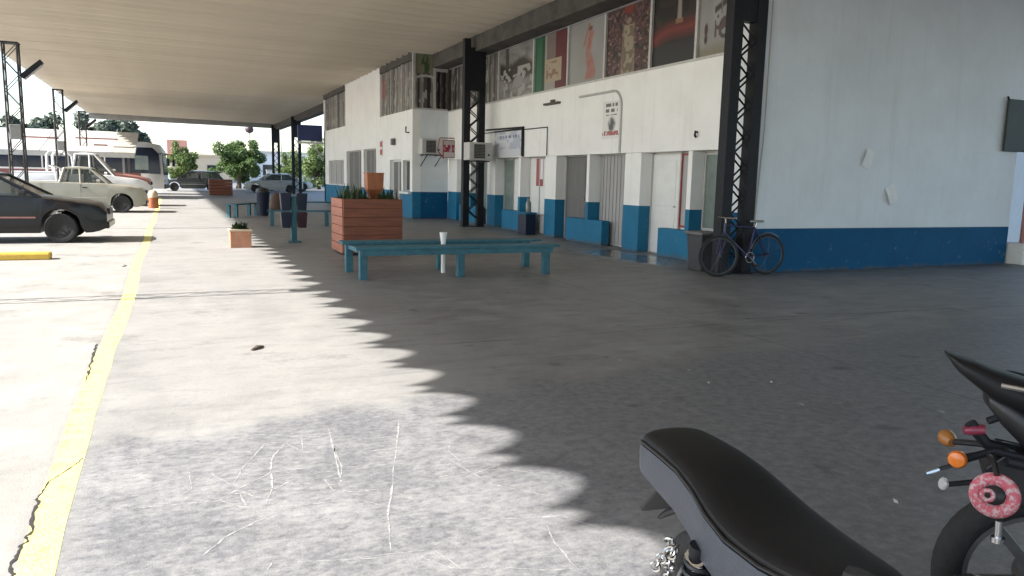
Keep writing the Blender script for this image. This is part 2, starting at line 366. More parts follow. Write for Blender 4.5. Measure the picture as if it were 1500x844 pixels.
# pixel -> ground, used only to trace crack outlines on the floor
def gp(x, yy, z=0.0):
    d = fw * 1110 + r2 * (x - 750) - u2 * (yy - 422); t = (z - 1.5) / d.z; return Vector((d.x * t, d.y * t, z))
def ribbon(mb, pts, w, z, jit=.35, sub=7):
    P = []
    for a, b in zip(pts[:-1], pts[1:]):
        for k in range(sub): P.append(a.lerp(b, k / sub))
    P.append(pts[-1]); L = []; Rr = []; off = 0
    for i, p in enumerate(P):
        d = (P[min(i + 1, len(P) - 1)] - P[max(i - 1, 0)]); d.z = 0; d.normalize(); nn = Vector((-d.y, d.x, 0))
        off = off * .75 + random.uniform(-1, 1) * w * jit * 1.1; o = nn * off; ww = w * random.uniform(.25, 1.15) * (.3 if i in (0, len(P) - 1) else 1)
        L.append((p + o + nn * ww / 2).to_tuple()[:2] + (z,)); Rr.append((p + o - nn * ww / 2).to_tuple()[:2] + (z,))
    n = len(P); mb.add(L + Rr, [(i, n + i, n + i + 1, i + 1) for i in range(n - 1)])
c5 = lambda L: [gp(a / 2.679, 560 + b / 2.679) for a, b in L]
c7 = lambda L: [gp(480 + a / 1.744, 360 + b / 1.744) for a, b in L]
mb = MB()
for L, w in (([(530, 495), (690, 480), (860, 465), (920, 430), (1060, 355), (1250, 330)], .014), ([(1120, 240), (1075, 290), (1065, 340), (1075, 410), (1050, 480)], .018),
             ([(1110, 235), (1040, 240), (960, 330), (920, 400)], .012), ([(1120, 240), (1180, 265), (1185, 215)], .016), ([(1120, 215), (1290, 200)], .012),
             ([(1290, 200), (1340, 330), (1335, 400)], .016), ([(860, 465), (950, 490), (1030, 495)], .014), ([(910, 440), (1000, 425), (1090, 415), (1180, 370)], .016),
             ([(945, 440), (965, 490)], .014), ([(1270, 380), (1310, 430), (1400, 430), (1490, 420)], .014), ([(800, 680), (900, 600), (1050, 530)], .018), ([(1050, 740), (1070, 700), (1200, 705), (1490, 690)], .010)):
    ribbon(mb, c5(L), w * .62, .0012)
for L, w in (([(0, 460), (20, 540), (35, 600)], .014), ([(180, 450), (170, 560), (155, 680), (160, 780)], .018), ([(300, 540), (420, 610), (560, 640)], .01),
             ([(420, 700), (600, 690), (690, 720)], .014), ([(560, 715), (580, 760), (640, 830)], .012), ([(60, 800), (270, 775), (350, 830)], .010)):
    ribbon(mb, c7(L), w * .6, .0012)
for _ in range(26):
    p = Vector((random.uniform(-.3, 1.5), random.uniform(2.3, 4.3), 0)); a_ = random.uniform(0, PI); pts_ = [p]
    for k in range(4): a_ += random.uniform(-.6, .6); pts_.append(pts_[-1] + Vector((math.cos(a_), math.sin(a_) * .8, 0)) * random.uniform(.05, .16))
    ribbon(mb, pts_, .006, .001, .5, 4)
mb.build('filled_crack', 'crackl', ground, kind='stuff')
mb = MB()
for L, w in (([(40, 770), (55, 740), (85, 680), (88, 640), (125, 600), (140, 500), (150, 455)], .022), ([(150, 455), (200, 390), (300, 320), (325, 298)], .010)):
    ribbon(mb, c5(L), w * .8, .0025, .55)
ribbon(mb, [gp(a / 3.015, 320 + b / 3.015) for a, b in [(375, 720), (395, 660), (405, 600), (432, 555)]], .02, .0025, .55)
ribbon(mb, [gp(a / 3.015, 320 + b / 3.015) for a, b in [(545, 215), (552, 205)]], .07, .0012)
mb.build('open_crack', 'crackd', ground, kind='stuff')
mb = MB()
ribbon(mb, [gp(1080, 468), gp(1260, 459), gp(1500, 448)], .012, .004, .3, 30); ribbon(mb, [gp(820, 455), gp(1080, 468)], .008, .004, .3, 20)
for yy in (6.35, 16.2, 22.6): ribbon(mb, [Vector((2.2, yy, 0)), Vector((5, yy + .02, 0)), Vector((8.9, yy, 0))], .010, .0012, .25, 30)
for xx in (5.2, 12.2): ribbon(mb, [Vector((xx, .5, 0)), Vector((xx, 9.8 if xx > 9 else 24, 0))], .009, .0012, .25, 60)
mb.build('slab_joint', 'crackd', ground, kind='stuff')
# small litter
tag(MB().path([gp(369, 513, .006), gp(377, 509, .014), gp(386, 507, .006)], [.012, .02, .006], 5).build('dry_leaf', 'bark'), 'small dark dry leaf lying on the sunny concrete', 'leaf')
lit = MB()
for px, py, w in ((1010, 543, .025), (1038, 561, .03), (1172, 592, .05), (1378, 603, .05), (1130, 560, .03), (908, 528, .02), (1312, 735, .04), (686, 573, .03), (600, 388, .04)):
    p = gp(px, py, .004); a = random.random() * 3; q = Vector((math.cos(a), math.sin(a), 0)) * w * .5
    n_ = Vector((-q.y, q.x, 0)) * .5; lit.add([p - q - n_, p + q - n_, p + q + n_ + Vector((0, 0, .008)), p - q + n_ + Vector((0, 0, .004))], [(0, 1, 2, 3)])
lit.build('paper_scrap', 'paper', ground, kind='stuff')

# ---------------------------------------------------------------- canopy roof
XE, PER, AMP, PH = -5.82, .737, .30, 2.94
canopy = thing('canopy_roof', 'long pale ribbed canopy roof over the walkway', 'roof', (8.5, 10, 0))
def prof(t, lift):
    z = AMP * abs(math.sin(PI * t / .74)) ** .62 if t < .74 else AMP * .42 * abs(math.sin(PI * (t - .74) / .26)) ** .7 + .03 * math.sin(PI * (t - .74) / .26)
    return z + lift
def zroof(x): return 5.66 + .2 * (8.9 - x) / 14.5
ts = [0, .02, .06, .12, .2, .3, .37, .44, .54, .62, .68, .72, .74, .76, .80, .87, .94, .98, 1]
def sheet_mesh(x0, x1, name, y0):
    rings = []
    for x in (x0, x1):
        z0 = zroof(x) - .02
        rings.append([(x, y0 + PER * t, z0 + prof(t, 0)) for t in ts] + [(x, y0 + PER * t, z0 + prof(t, .03)) for t in ts[::-1]])
    return MB().loft(rings).build(name, 'roof', canopy, smooth=True)
k0 = -18; k1 = 91
s0 = sheet_mesh(XE, 8.95, 'roof_sheet', PH + k0 * PER)
for k in range(k0 + 1, k1): inst(s0, (0, (k - k0) * PER, random.uniform(-.012, .012)))
s1 = sheet_mesh(8.95, 22, 'roof_sheet', PH + k0 * PER)
for k in range(k0 + 1, 10): inst(s1, (0, (k - k0) * PER, 0))
YEND = PH + k1 * PER
MB().prism([(XE + .1, 5.42), (8.9, 5.3), (8.9, 5.74), (XE + .1, 5.94)], YEND - .5, YEND - .25).build('end_fascia', 'greyc', canopy)
for a, b in ((-9.5, 25.78), (42.65, YEND - .52)):
    MB().box(8.40, 8.93, a, b, 5.2, 5.66).build('edge_beam', 'frieze', canopy, bevel=.01)

# lattice columns carrying the canopy
def lattice_column(loc, label):
    t = thing('lattice_column', label, 'column', loc, 0, 'dark lattice columns under the canopy')
    for sx in (-1, 1):
        MB().box(sx * .24 - .10, sx * .24 + .10, -.10, .10, .02, 5.55).build('post', 'steel', t, bevel=.008, local=True)
    MB().box(-.36, .36, -.13, .13, 0, .02).build('base_plate', 'steel', t, local=True)
    MB().box(-.14, .14, -.085, .085, 4.05, 5.3).build('gusset_plate', 'steel', t, local=True)
    n = 15; h = 3.75 / n; first = {}
    for k in range(n):
        for sy in (-1, 1):
            s = 1 if k % 2 else -1; z = .25 + k * h
            if (s, sy) not in first:
                first[(s, sy)] = MB().tube((-.15 * s, sy * .085, z), (.15 * s, sy * .085, z + h), .017, 6).build('lattice_bar', 'steel', t, local=True); first[(s, sy, 'z')] = z
            else: inst(first[(s, sy)], (0, 0, z - first[(s, sy, 'z')]))
    return t
lc = lattice_column((8.5, 10.0, 0), 'dark lattice column with the bicycle leaning against its foot')
dup(lc, (8.4, 21.8, 0), label='dark lattice column beside the hanging air conditioners')
dup(lc, (8.4, 57.4, 0), label='distant lattice column, right one of the far pair beyond the building')
dup(lc, (8.4, 69.2, 0), label='distant lattice column, left one of the far pair beyond the building')

# pale lattice towers along the bus bays
def tower(loc, label):
    t = thing('lattice_tower', label, 'lattice tower', loc, 0, 'lattice towers along the bus bays')
    w = .15; H = 4.38
    for sx in (-1, 1):
        for sy in (-1, 1): MB().tube((sx * w, sy * w, 0), (sx * w, sy * w, H), .021, 6).build('leg', 'tsteel', t, local=True)
    n = 12; h = H / n; first = {}
    for k in range(n):
        for face in range(4):
            s = 1 if (k + face // 2) % 2 else -1; a, b = (-w * s, w), (w * s, w); ang = face * PI / 2
            rot = lambda p, z: (p[0] * math.cos(ang) - p[1] * math.sin(ang), p[0] * math.sin(ang) + p[1] * math.cos(ang), z)
            if (s, face) not in first: first[(s, face)] = (MB().tube(rot(a, k * h), rot(b, k * h + h), .010, 5).build('lattice_bar', 'tsteel', t, local=True), k)
            else: o, k_ = first[(s, face)]; inst(o, (0, 0, (k - k_) * h))
    MB().box(-w - .03, w + .03, -w - .03, w + .03, H, H + .03).build('cap_plate', 'steel', t, local=True)
    fl = MB().prism([(.15, 3.66), (.23, 3.58), (.66, 3.98), (.60, 4.06)], -.10, .10).build('floodlight', 'steel', t, local=True, bevel=.01)
    MB().prism([(.245, 3.572), (.255, 3.565), (.64, 3.925), (.63, 3.935)], -.085, .085).build('lamp_glass', 'lens', fl, local=True)
    MB().box(-.10, .13, -.2, -.15, 2.15, 2.5).build('meter_box', 'greyc', t, local=True, bevel=.01)
    return t
tw = tower((-3.35, 21.8, 0), 'pale lattice tower with floodlight, nearest in view, behind the black car')
dup(tw, (-3.35, 9.97, 0), label='lattice tower with floodlight standing left of the frame')
dup(tw, (-3.75, 33.6, 0), label='lattice tower with floodlight, second along the row by the parked coach')
dup(tw, (-4.05, 45.4, 0), label='lattice tower with floodlight, third and smallest along the row')

# ---------------------------------------------------------------- terminal building
bld = thing('terminal_building', 'white and blue bus terminal building with posters along its upper windows', 'building', (9.0, 18, 0))
DH = .98; FX = 9.0
# long wall above the bays, from the right block to the step
MB().box(FX, FX + .5, 10.22, 25.8, 2.09, 3.74).build('upper_wall', 'white', bld, bevel=.006)
MB().box(FX + .34, FX + .5, 10.22, 25.8, 0, 2.09).build('back_wall', 'white', bld)
def pier(y0, y1, name, x1=FX + .336):
    return MB().box(FX + .003, x1, y0, y1, DH, 2.087, 0).box(FX, x1, y0, y1, 0, DH, 1).build(name, ['white', 'blue'], bld, bevel=.006)
for c in (13.9, 17.76, 21.78): pier(c - .31, c + .31, 'pier')
pier(24.9, 25.78, 'pier'); pier(10.24, 10.7, 'pier')
for c in (11.93, 15.81, 19.7, 23.6): pier(c - .065, c + .065, 'slim_pier')
for a, b in ((11.25, 12.86), (15.08, 16.82), (18.98, 20.9), (22.9, 24.6)):
    for p, q in ((a, round(a / 3.87) * 3.87 + .2), ):
        pass
    MB().box(FX - .004, FX + .20, a, b, 0, .57).build('low_wall', 'blue', bld, bevel=.008)
BX = FX + .30
def panel(name, y0, y1, z0, z1, m, x=BX, th=.036, bevel=.004): return MB().box(x, x + th, y0, y1, z0, z1).build(name, m, bld, bevel=bevel)
def framed(y0, y1, z0, z1, m, fm='alu', nm='window', x=BX, mull=(), fw_=.04):
    f = MB(); f.box(x - .02, x + .03, y0, y0 + fw_, z0, z1); f.box(x - .02, x + .03, y1 - fw_, y1, z0, z1)
    f.box(x - .02, x + .03, y0 + fw_, y1 - fw_, z0, z0 + fw_); f.box(x - .02, x + .03, y0 + fw_, y1 - fw_, z1 - fw_, z1)
    for q in mull: f.box(x - .018, x + .028, q - fw_ / 2, q + fw_ / 2, z0 + fw_, z1 - fw_)
    o = f.build(nm, fm, bld); p = MB().box(x + .004, x + .02, y0 + fw_, y1 - fw_, z0 + fw_, z1 - fw_).build('pane', m, o); return o
# bay by the near column: white door, notice window, green glass
d = panel('door', 12.62, 13.56, .02, 2.06, 'doorw')
MB().tube((BX - .05, 12.72, 1.0), (BX, 12.72, 1.0), .02).build('handle', 'chrome', d)
f = framed(12.02, 12.58, .6, 2.06, 'curtain', 'red', mull=(12.3,))
sheet('notice', f, (BX - .03, 12.26, 1.45), (0, -.2, 0), (0, 0, .42), lambda u, v: lay(C3(u, (.75, .74, .73)), (vn(u, v, 9) > .62) * 1.0, (.25, .22, .25)), 14, 18)
framed(10.72, 11.85, .6, 2.06, 'greeng', mull=(11.3,))
# second bay: grey shutter and dark door
for a, b, m in ((14.25, 14.5, 'steel'), (14.52, 15.72, 'curtain'), (15.9, 16.3, 'doorw')): panel('shutter' if m == 'curtain' else 'panel', a, b, .02, 2.07, m)
for k in range(1, 8): MB().box(BX - .008, BX + .002, 14.52 + k * .15, 14.526 + k * .15, .05, 2.05).build('shutter_seam', 'curtaind', bld)
panel('dark_door', 16.32, 17.42, .02, 2.07, 'curtaind')
# third bay
framed(18.1, 19.0, .5, 2.07, 'doorw', mull=(18.55,)); panel('panel', 19.02, 19.6, .3, 2.07, 'doorw')
sheet('notice', bld, (BX - .01, 19.2, 1.3), (0, -.42, 0), (0, 0, .75), lambda u, v: lay(C3(u, (.32, .06, .07)), (u > .55) & (v > .25), (.72, .68, .68)), 10, 12)
panel('door', 19.8, 20.7, .02, 2.07, 'doorw'); framed(20.72, 21.44, .5, 2.07, 'greeng')
framed(22.12, 23.5, .5, 2.07, 'greeng', mull=(22.8,)); panel('door', 23.7, 24.85, .02, 2.07, 'doorw')
for y0, y1 in ((12.62, 13.56), (19.8, 20.7), (23.7, 24.85), (16.32, 17.42)):
    for z0, z1 in ((.18, .85), (1.0, 1.92)): MB().box(BX - .010, BX + .002, y0 + .12, y1 - .12, z0, z1).build('door_panel', 'curtaind' if y0 == 16.32 else 'doorw', bld, bevel=.006)
    MB().box(BX - .02, BX + .03, y0 - .05, y0 - .004, 0, 2.08).build('door_frame', 'alu', bld); MB().box(BX - .02, BX + .03, y1 + .004, y1 + .05, 0, 2.08).build('door_frame', 'alu', bld)
for y_ in (16.42, 19.9, 23.8): MB().tube((BX - .06, y_, 1.02), (BX - .008, y_, 1.02), .022).build('door_handle', 'chrome', bld)
# parapet band above the posters
MB().box(FX - .02, FX + .4, 10.22, 25.78, 5.19, 5.2).build('band_drip', 'alu', bld)
MB().box(FX + .12, FX + .4, 10.22, 25.78, 3.74, 5.19).build('upper_backing', 'frieze', bld)
MB().box(FX, FX + .5, 10.22, 25.78, 5.2, 5.9).build('frieze', 'frieze', bld)
MB().box(FX - .03, FX + .05, 10.22, 25.78, 3.735, 3.775).build('window_sill', 'alu', bld)

# posters in the upper windows
def p_machine(u, v):
    im = C3(u, (.30, .29, .28)) * (.5 + .6 * vn(u, v, 6) + .5 * vn(u + 7, v, 21))[..., None]
    im = lay(im, soft(np.abs(v - .42 - .2 * vn(u, v, 3)) - .16, .1), (.07, .06, .055)); im = lay(im, (vn(u + 3, v, 14) > .6) & (v < .6), (.5, .48, .46))
    im = lay(im, soft(np.hypot(u - .55, (v - .3) * 1.2) - .14, .05), (.42, .4, .4)); im = lay(im, soft(np.abs(u - .22) - .05, .02) * (v > .62), (.1, .09, .09)); return im
def p_flag(u, v):
    im = C3(u, (.45, .43, .40)); im = lay(im, u < .30, (.015, .16, .07)); im = lay(im, (u > .22) & (u < .28), (.01, .06, .03)); im = lay(im, u > .62, (.15, .02, .03)); im = lay(im, (u > .36) & (u < .62) & (v > .5), (.25, .2, .18))
    im = lay(im, (u > .3) & (u < .8) & (v > .14) & (v < .55), (.55, .45, .32)); im = lay(im, (vn(u, v, 18) > .55) & (u > .36) & (u < .72) & (v > .2) & (v < .5), (.35, .2, .15)); return im
def p_dancer(u, v):
    im = C3(u, (.42, .42, .41)) * (.9 + .2 * vn(u, v, 3))[..., None]
    b = soft(np.abs(u - .58 - .04 * np.sin(v * 9)) - (.07 + .14 * np.clip(.55 - v, 0, 1)), .05) * (v < .82) * (v > .05)
    im = lay(im, b * (.5 + .5 * vn(u, v, 16)), (.50, .17, .13)); im = lay(im, soft(np.hypot((u - .58), (v - .86) * 1.5) - .06, .03), (.2, .1, .08))
    im = lay(im, soft(np.abs(u - .47 - (v - .75) * .4) - .025, .02) * (v > .6) * (v < .95), (.5, .2, .15)); return im
def p_crowd(u, v):
    im = C3(u, (.10, .045, .045)); n = vn(u, v, 30); im = lay(im, n > .6, (.20, .10, .095)); im = lay(im, n > .85, (.36, .28, .25)); im = lay(im, (vn(u + 5, v, 22) > .7), (.03, .02, .025))
    im = lay(im, soft(np.abs(u - .5) - (.10 + .05 * (1 - v)), .05) * (v < .72), (.42, .36, .26)); im = lay(im, (vn(u, v + 4, 16) > .6) & (np.abs(u - .5) < .13) & (v < .7), (.22, .17, .12))
    im = lay(im, soft(np.hypot(u - .5, (v - .78) * 1.3) - .06, .03), (.36, .28, .2)); im = lay(im, soft(np.hypot(u - .5, (v - .95) * 1.6) - .1, .08), (.30, .05, .03)); return im
def p_night(u, v):
    im = C3(u, (.012, .010, .010)); im = lay(im, (vn(u, v, 7) > .6) & (v > .55), (.035, .022, .02))
    s = np.abs(v - (.36 + .16 * u + .04 * np.sin(u * 5))); im = lay(im, soft(s - .10, .12), (.17, .022, .022)); im = lay(im, soft(s - .02, .05) * .7, (.28, .05, .04))
    im = lay(im, soft(np.abs(u - .60) - .035 - .03 * (1 - v), .02) * (v > .56), (.38, .33, .30)); im = lay(im, (np.abs(u - .6) < .08) & (v > .53) & (v < .6), (.3, .17, .08)); im = lay(im, (v < .28), (.022, .022, .024)); return im
def p_cart(u, v):
    im = C3(u, (.40, .40, .39)) * (.85 + .3 * vn(u, v, 4))[..., None]; im = lay(im, soft(v - .10 - .05 * vn(u, v, 6), .1), (.30, .28, .2))
    w = np.abs(np.hypot(u - .72, (v - .32) * 1.2) - .13); im = lay(im, soft(w - .03, .03), (.06, .05, .05)); im = lay(im, soft(np.abs(v - .55 - .25 * (u - .4)) - .04, .03) * (u > .42), (.07, .06, .06))
    im = lay(im, (vn(u, v, 15) > .55) & (u > .45) & (v > .22) & (v < .52), (.14, .09, .1)); im = lay(im, soft(np.hypot((u - .2) * 1.6, (v - .34)) - .08, .03), (.08, .03, .04)); im = lay(im, soft(np.hypot((u - .2) * 1.3, (v - .22)) - .06, .03), (.07, .03, .04)); im = lay(im, (np.abs(u - .63) < .02) & (v > .5), (.2, .2, .2)); return im
def p_strips(seed):
    def fn(u, v):
        a = vn(u + seed, u * 0, 11); b = vn(u + seed + 9, v * .6, 13); im = C3(u, (.09, .08, .075)); im = lay(im, a > .55, (.24, .22, .20)); im = lay(im, b > .68, (.38, .36, .34)); im = lay(im, a < .22, (.025, .022, .022)); return im
    return fn
def p_redstrip(u, v):
    im = p_strips(3)(u, v); m = soft(np.hypot((u - .2) * 1.2, (v - .62) * .8) - .2, .1); return lay(im, m * (.5 + .6 * vn(u, v, 12)), (.30, .05, .03))
def p_plants(u, v):
    im = p_strips(5)(u, v); im = lay(im, (v > .62), (.22, .22, .14)); im = lay(im, soft(np.hypot(u - .5, (v - .76)) - .2, .1) * (vn(u, v, 12) > .35), (.06, .09, .05)); im = lay(im, soft(np.abs(v - .54 - .05 * np.sin(u * 3)) - .02, .02), (.55, .55, .53)); return im
UP = [(10.9, 11.95, p_cart, 'print of a cart with figures on pale grey'), (11.95, 13.45, p_night, 'night print with a red streak and a lit monument'), (13.45, 15.25, p_crowd, 'print of a pale statue in a dark red crowd'),
      (15.25, 17.0, p_dancer, 'pale print with a red dancing figure'), (17.0, 18.95, p_flag, 'green, white and red print with a beige emblem'), (18.95, 21.35, p_machine, 'black and white print of old machinery')]
for y0, y1, fn, lb in UP:
    fr = MB(); fr.box(FX - .01, FX + .05, y0 - .035, y0 + .035, 3.78, 5.185); fr = fr.build('window_frame', 'alu', bld)
    sheet('poster', fr, (FX + .04, y1 - .036, 3.78), (0, y0 - y1 + .072, 0), (0, 0, 1.405), fn, label=lb, dim=.62)
for y0, y1, sd_ in ((21.35, 22.6, 2), (22.6, 24.2, 6), (24.2, 25.75, 12)):
    fr = MB().box(FX - .01, FX + .05, y0 - .035, y0 + .035, 3.78, 5.185).build('window_frame', 'alu', bld)
    sheet('curtained_pane', fr, (FX + .04, y1 - .04, 3.78), (0, y0 - y1 + .08, 0), (0, 0, 1.405), p_strips(sd_), 40, 20, dim=.6)
MB().box(8.97, 9.0, 25.785, 26.1, 3.78, 5.75).box(9.0, 9.5, 25.79, 26.1, 3.74, 5.9).build('corner_infill', 'frieze', bld)
# projecting block
GX = 7.69; EY = 42.5
holes = [(26.1, 26.98, .95, 2.05), (27.2, 28.8, .02, 2.08), (30.95, 33.15, .3, 2.58), (33.6, 36.7, .3, 2.58), (37.3, 41.2, .98, 2.2)]
grid_wall('x', GX, .3, 25.8, EY, 0, 3.78, holes, .95).build('block_wall', ['white', 'blue'], bld)
MB().box(GX, GX + .3, 30.3, 36.9, 3.78, 5.75).build('tall_wall', 'white', bld)
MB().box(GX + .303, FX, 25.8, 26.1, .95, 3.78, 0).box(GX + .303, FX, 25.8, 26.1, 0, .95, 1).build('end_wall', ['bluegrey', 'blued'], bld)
MB().box(GX, FX + 3, EY - .3, EY, 0, 5.6).build('far_end_wall', 'white', bld)
MB().box(GX + .12, GX + .3, 25.95, 30.3, 3.78, 5.75).box(GX + .12, GX + .3, 36.9, EY - .31, 3.78, 5.75).box(GX + .4, FX, 25.98, 26.1, 3.78, 5.75).build('upper_backing', 'frieze', bld)
for a, b in ((25.9, 30.28), (36.92, EY)): MB().box(GX - .02, GX + .12, a, b, 5.44, 5.75).build('frieze', 'frieze', bld)
for k, (y0, y1, fn) in enumerate(((25.9, 27.3, p_strips(1)), (27.3, 28.8, p_strips(8)), (28.8, 30.27, p_redstrip), (36.93, 39, p_strips(4)), (39, 41, p_strips(10)), (41, EY - .02, p_strips(15)))):
    fr = MB().box(GX + .02, GX + .1, y0 - .03, y0 + .03, 3.8, 5.44).build('window_frame', 'alu', bld)
    sheet('curtained_pane', fr, (GX + .07, y1 - .031, 3.8), (0, y0 - y1 + .062, 0), (0, 0, 1.64), fn, 40, 24, dim=.75)
fr = MB().box(GX, GX + .1, 25.8, 25.9, 3.78, 5.7).box(8.46, 8.54, 25.82, 25.9, 3.78, 5.7).box(GX + .1, 8.46, 25.82, 25.9, 3.78, 3.84).build('window_frame', 'alu', bld)
sheet('curtained_pane', fr, (GX + .1, 25.9, 3.84), (.76, 0, 0), (0, 0, 1.86), p_plants, 24, 48)
fr = MB().box(8.54, FX, 25.82, 25.9, 3.78, 3.84).box(8.54, FX, 25.82, 25.9, 5.1, 5.2).build('window_frame', 'alu', bld)
sheet('curtained_pane', fr, (8.55, 25.92, 3.84), (.44, 0, 0), (0, 0, 1.26), p_strips(17), 24, 24, dim=.6)
MB().box(8.54, FX, 25.85, 25.97, 5.2, 5.75).build('frieze', 'frieze', bld)
GBX = GX + .15
framed(26.1, 26.98, .95, 2.05, 'glass', nm='window', x=GBX); framed(27.2, 28.8, .02, 2.08, 'curtaind', 'doorw', 'door', GBX, (28.0,), .07)
framed(30.95, 33.15, .3, 2.58, 'curtaind', 'alu', 'glass_door', GBX, (31.7, 32.4)); framed(33.6, 36.7, .3, 2.58, 'curtaind', 'alu', 'glass_door', GBX, (34.6, 35.7)); framed(37.3, 41.2, .98, 2.2, 'curtain', 'alu', 'window', GBX, (38.6, 39.9))
MB().box(GX - .12, GX - .003, 25.95, 27.1, .86, .94).build('counter_ledge', 'doorw', bld)
# roof slab behind
MB().box(FX + .5, 22, 10.25, 26, 5.3, 5.6).box(FX + .5, 22, 26, EY, 5.3, 5.6).build('flat_roof', 'greyc', bld)
# right block facing the camera
BY = 9.93
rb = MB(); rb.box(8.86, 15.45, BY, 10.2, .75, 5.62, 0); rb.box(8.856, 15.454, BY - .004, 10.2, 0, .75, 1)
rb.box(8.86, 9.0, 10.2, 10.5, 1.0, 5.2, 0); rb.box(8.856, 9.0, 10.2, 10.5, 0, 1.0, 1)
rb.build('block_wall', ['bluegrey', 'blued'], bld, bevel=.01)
MB().box(15.46, 24, 14, 14.3, 0, 5.6).build('set_back_wall', 'bluegrey', bld)
MB().box(15.2, 15.454, 10.2, 14, 0, 5.6).build('side_wall', 'bluegrey', bld)
# peeling plaster flakes on it
for cx, cz, s, a in ((11.35, 1.98, .15, -.3), (12.02, 1.36, .16, .5)):
    fl = MB(); pts = []
    for i in range(7):
        for j in range(9):
            u, v = (i / 6 - .5) * 1.9 * s, (j / 8 - .5) * 2.2 * s; w = 1 - .5 * abs(j / 8 - .4)
            x_, z_ = u * w * math.cos(a) - v * math.sin(a), u * w * math.sin(a) + v * math.cos(a); pts.append((cx + x_, BY - .005 - .05 * (1 - i / 6) ** 1.5 * math.sin(PI * j / 8) - .004 * random.random(), cz + z_))
    fl.add(pts, [(i * 9 + j, i * 9 + j + 1, (i + 1) * 9 + j + 1, (i + 1) * 9 + j) for i in range(6) for j in range(8)])
    fl.build('peeling_plaster', 'putty', bld, smooth=True)
# pipes, conduits, wall fittings
MB().path([(BX - .32, 14.42, 2.1), (BX - .32, 14.42, 3.1)] + [(BX - .32, 14.42 + .35 * (1 - math.cos(t)), 3.1 + .35 * math.sin(t)) for t in np.linspace(.2, 1.57, 7)] + [(BX - .32, 16.3, 3.45)], .028, 8).build('wall_pipe', 'alu', bld, smooth=True)
MB().path([(8.84, BY - .03, 0.8), (8.92, BY - .03, 2.4), (8.92, BY - .03, 5)], .012, 6).build('wall_pipe', 'greyc', bld)
MB().path([(FX - .02, 10.75, 3.74), (FX - .03, 10.8, 3.2), (FX - .03, 10.65, 2.75)], .014, 6).build('loose_cable', 'steel', bld)
MB().path([(FX - .03, 17.95, 2.1), (FX - .03, 17.95, 2.83), (FX - .03, 19.5, 2.84), (FX - .03, 22.3, 2.86)], .014, 6).build('conduit', 'steel', bld)
MB().path([(FX - .03, 19.42, 2.1), (FX - .03, 19.42, 2.9), (FX - .03, 22.2, 2.95)], .026, 6).build('conduit', 'steel', bld)
tag(MB().box(FX - .10, FX, 17.3, 18.1, 3.38, 3.43).box(FX - .05, FX, 17.6, 17.8, 3.43, 3.5).build('wall_lamp', 'frieze'), 'small rusty lamp bracket on the white wall under the posters', 'wall lamp')
tag(MB().path([(FX, 11.75, 2.42), (FX - .05, 11.75, 2.44), (FX - .06, 11.75, 2.36), (FX - .03, 11.75, 2.33)], .022, 6).build('wall_hook', 'steel'), 'small black hook on white wall beside the near column', 'hook')
def p_notice(u, v):
    im = C3(u, (.68, .67, .65)); im = lay(im, (np.floor(v * 14) % 2 == 0) & (vn(u, v * 0 + np.floor(v * 14), 12) > .4) & (u > .15) & (u < .85) & (v > .62), (.12, .12, .12))
    im = lay(im, soft(np.hypot(u - .52, (v - .38) * 1.1) - .2, .1) * (.4 + .9 * vn(u, v, 12)), (.08, .08, .08)); im = lay(im, (v > .08) & (v < .2) & (vn(u, v, 14) > .45), (.35, .1, .1)); return im
tag(sheet('paper_poster', None, (FX - .012, 15.2, 2.42), (0, -.75, 0), (0, 0, .82), p_notice, 30, 34), 'white paper poster with dark picture on the wall beside the curved pipe', 'poster')
def p_banner(u, v):
    im = C3(u, (.56, .57, .60)); im = lay(im, (vn(u, v, 8) > .55) & (v > .25), (.40, .42, .50)); im = lay(im, (v > .7) & (v < .85) & (vn(u, v * 0, 20) > .5) & (u > .1) & (u < .9), (.15, .16, .25)); return im
bn = thing('banner', 'pale printed banner in dark frame above the third bay', 'banner', (FX, 20.5, 2.1))
MB().box(FX - .06, FX - .01, 19.45, 21.5, 2.84, 2.88).box(FX - .06, FX - .01, 19.45, 19.5, 2.12, 2.84).build('frame', 'steel', bn)
sheet('sheet', bn, (FX - .03, 21.5, 2.12), (0, -2.0, 0), (0, 0, .72), p_banner, 40, 18)

# air conditioners
def aircon(loc, rz, label, w=.72, h=.52, dp=.5):
    t = thing('air_conditioner', label, 'air conditioner', loc, rz, 'window air conditioners on the wall')
    MB().box(-w / 2, w / 2, 0, dp, 0, h).build('casing', 'alu', t, local=True, bevel=.015)
    gr = MB().box(-w * .30, w * .18, -.012, -.002, h * .1, h * .9).build('grille', 'curtaind', t, local=True)
    s = MB().box(-w * .30, w * .18, -.024, -.013, h * .14, h * .17).build('slat', 'steel', gr, local=True)
    for k in range(1, 9): inst(s, (0, 0, k * h * .085))
    MB().tube((w * .34, -.02, h * .3), (w * .34, 0, h * .3), .03, 10).build('knob', 'steel', t, local=True)
    return t
a1 = aircon((8.38, 21.1, 2.0), 0, 'grey box air conditioner fixed in front of the dark lattice column')
a2 = aircon((8.25, 25.32, 2.25), 0, 'air conditioner on the shaded wall beside the red and white sign')
for x0 in (7.98, 8.78):
    pass
br = thing('wall_bracket', 'steel bracket frame below the air conditioner on the shaded end wall', 'bracket', (8.3, 25.5, 2.2))
for x in (7.98, 8.5): MB().path([(x, 25.78, 2.22), (x, 25.0, 2.22), (x, 25.78, 1.85)], .018, 6).build('arm', 'steel', br)
MB().tube((7.9, 25.0, 2.22), (8.95, 25.0, 2.22), .018, 6).build('rail', 'steel', br)
MB().box(8.18, 8.25, 20.98, 21.66, 1.95, 1.985).box(8.55, 8.62, 20.98, 21.66, 1.95, 1.985).build('support_arm', 'steel', a1)
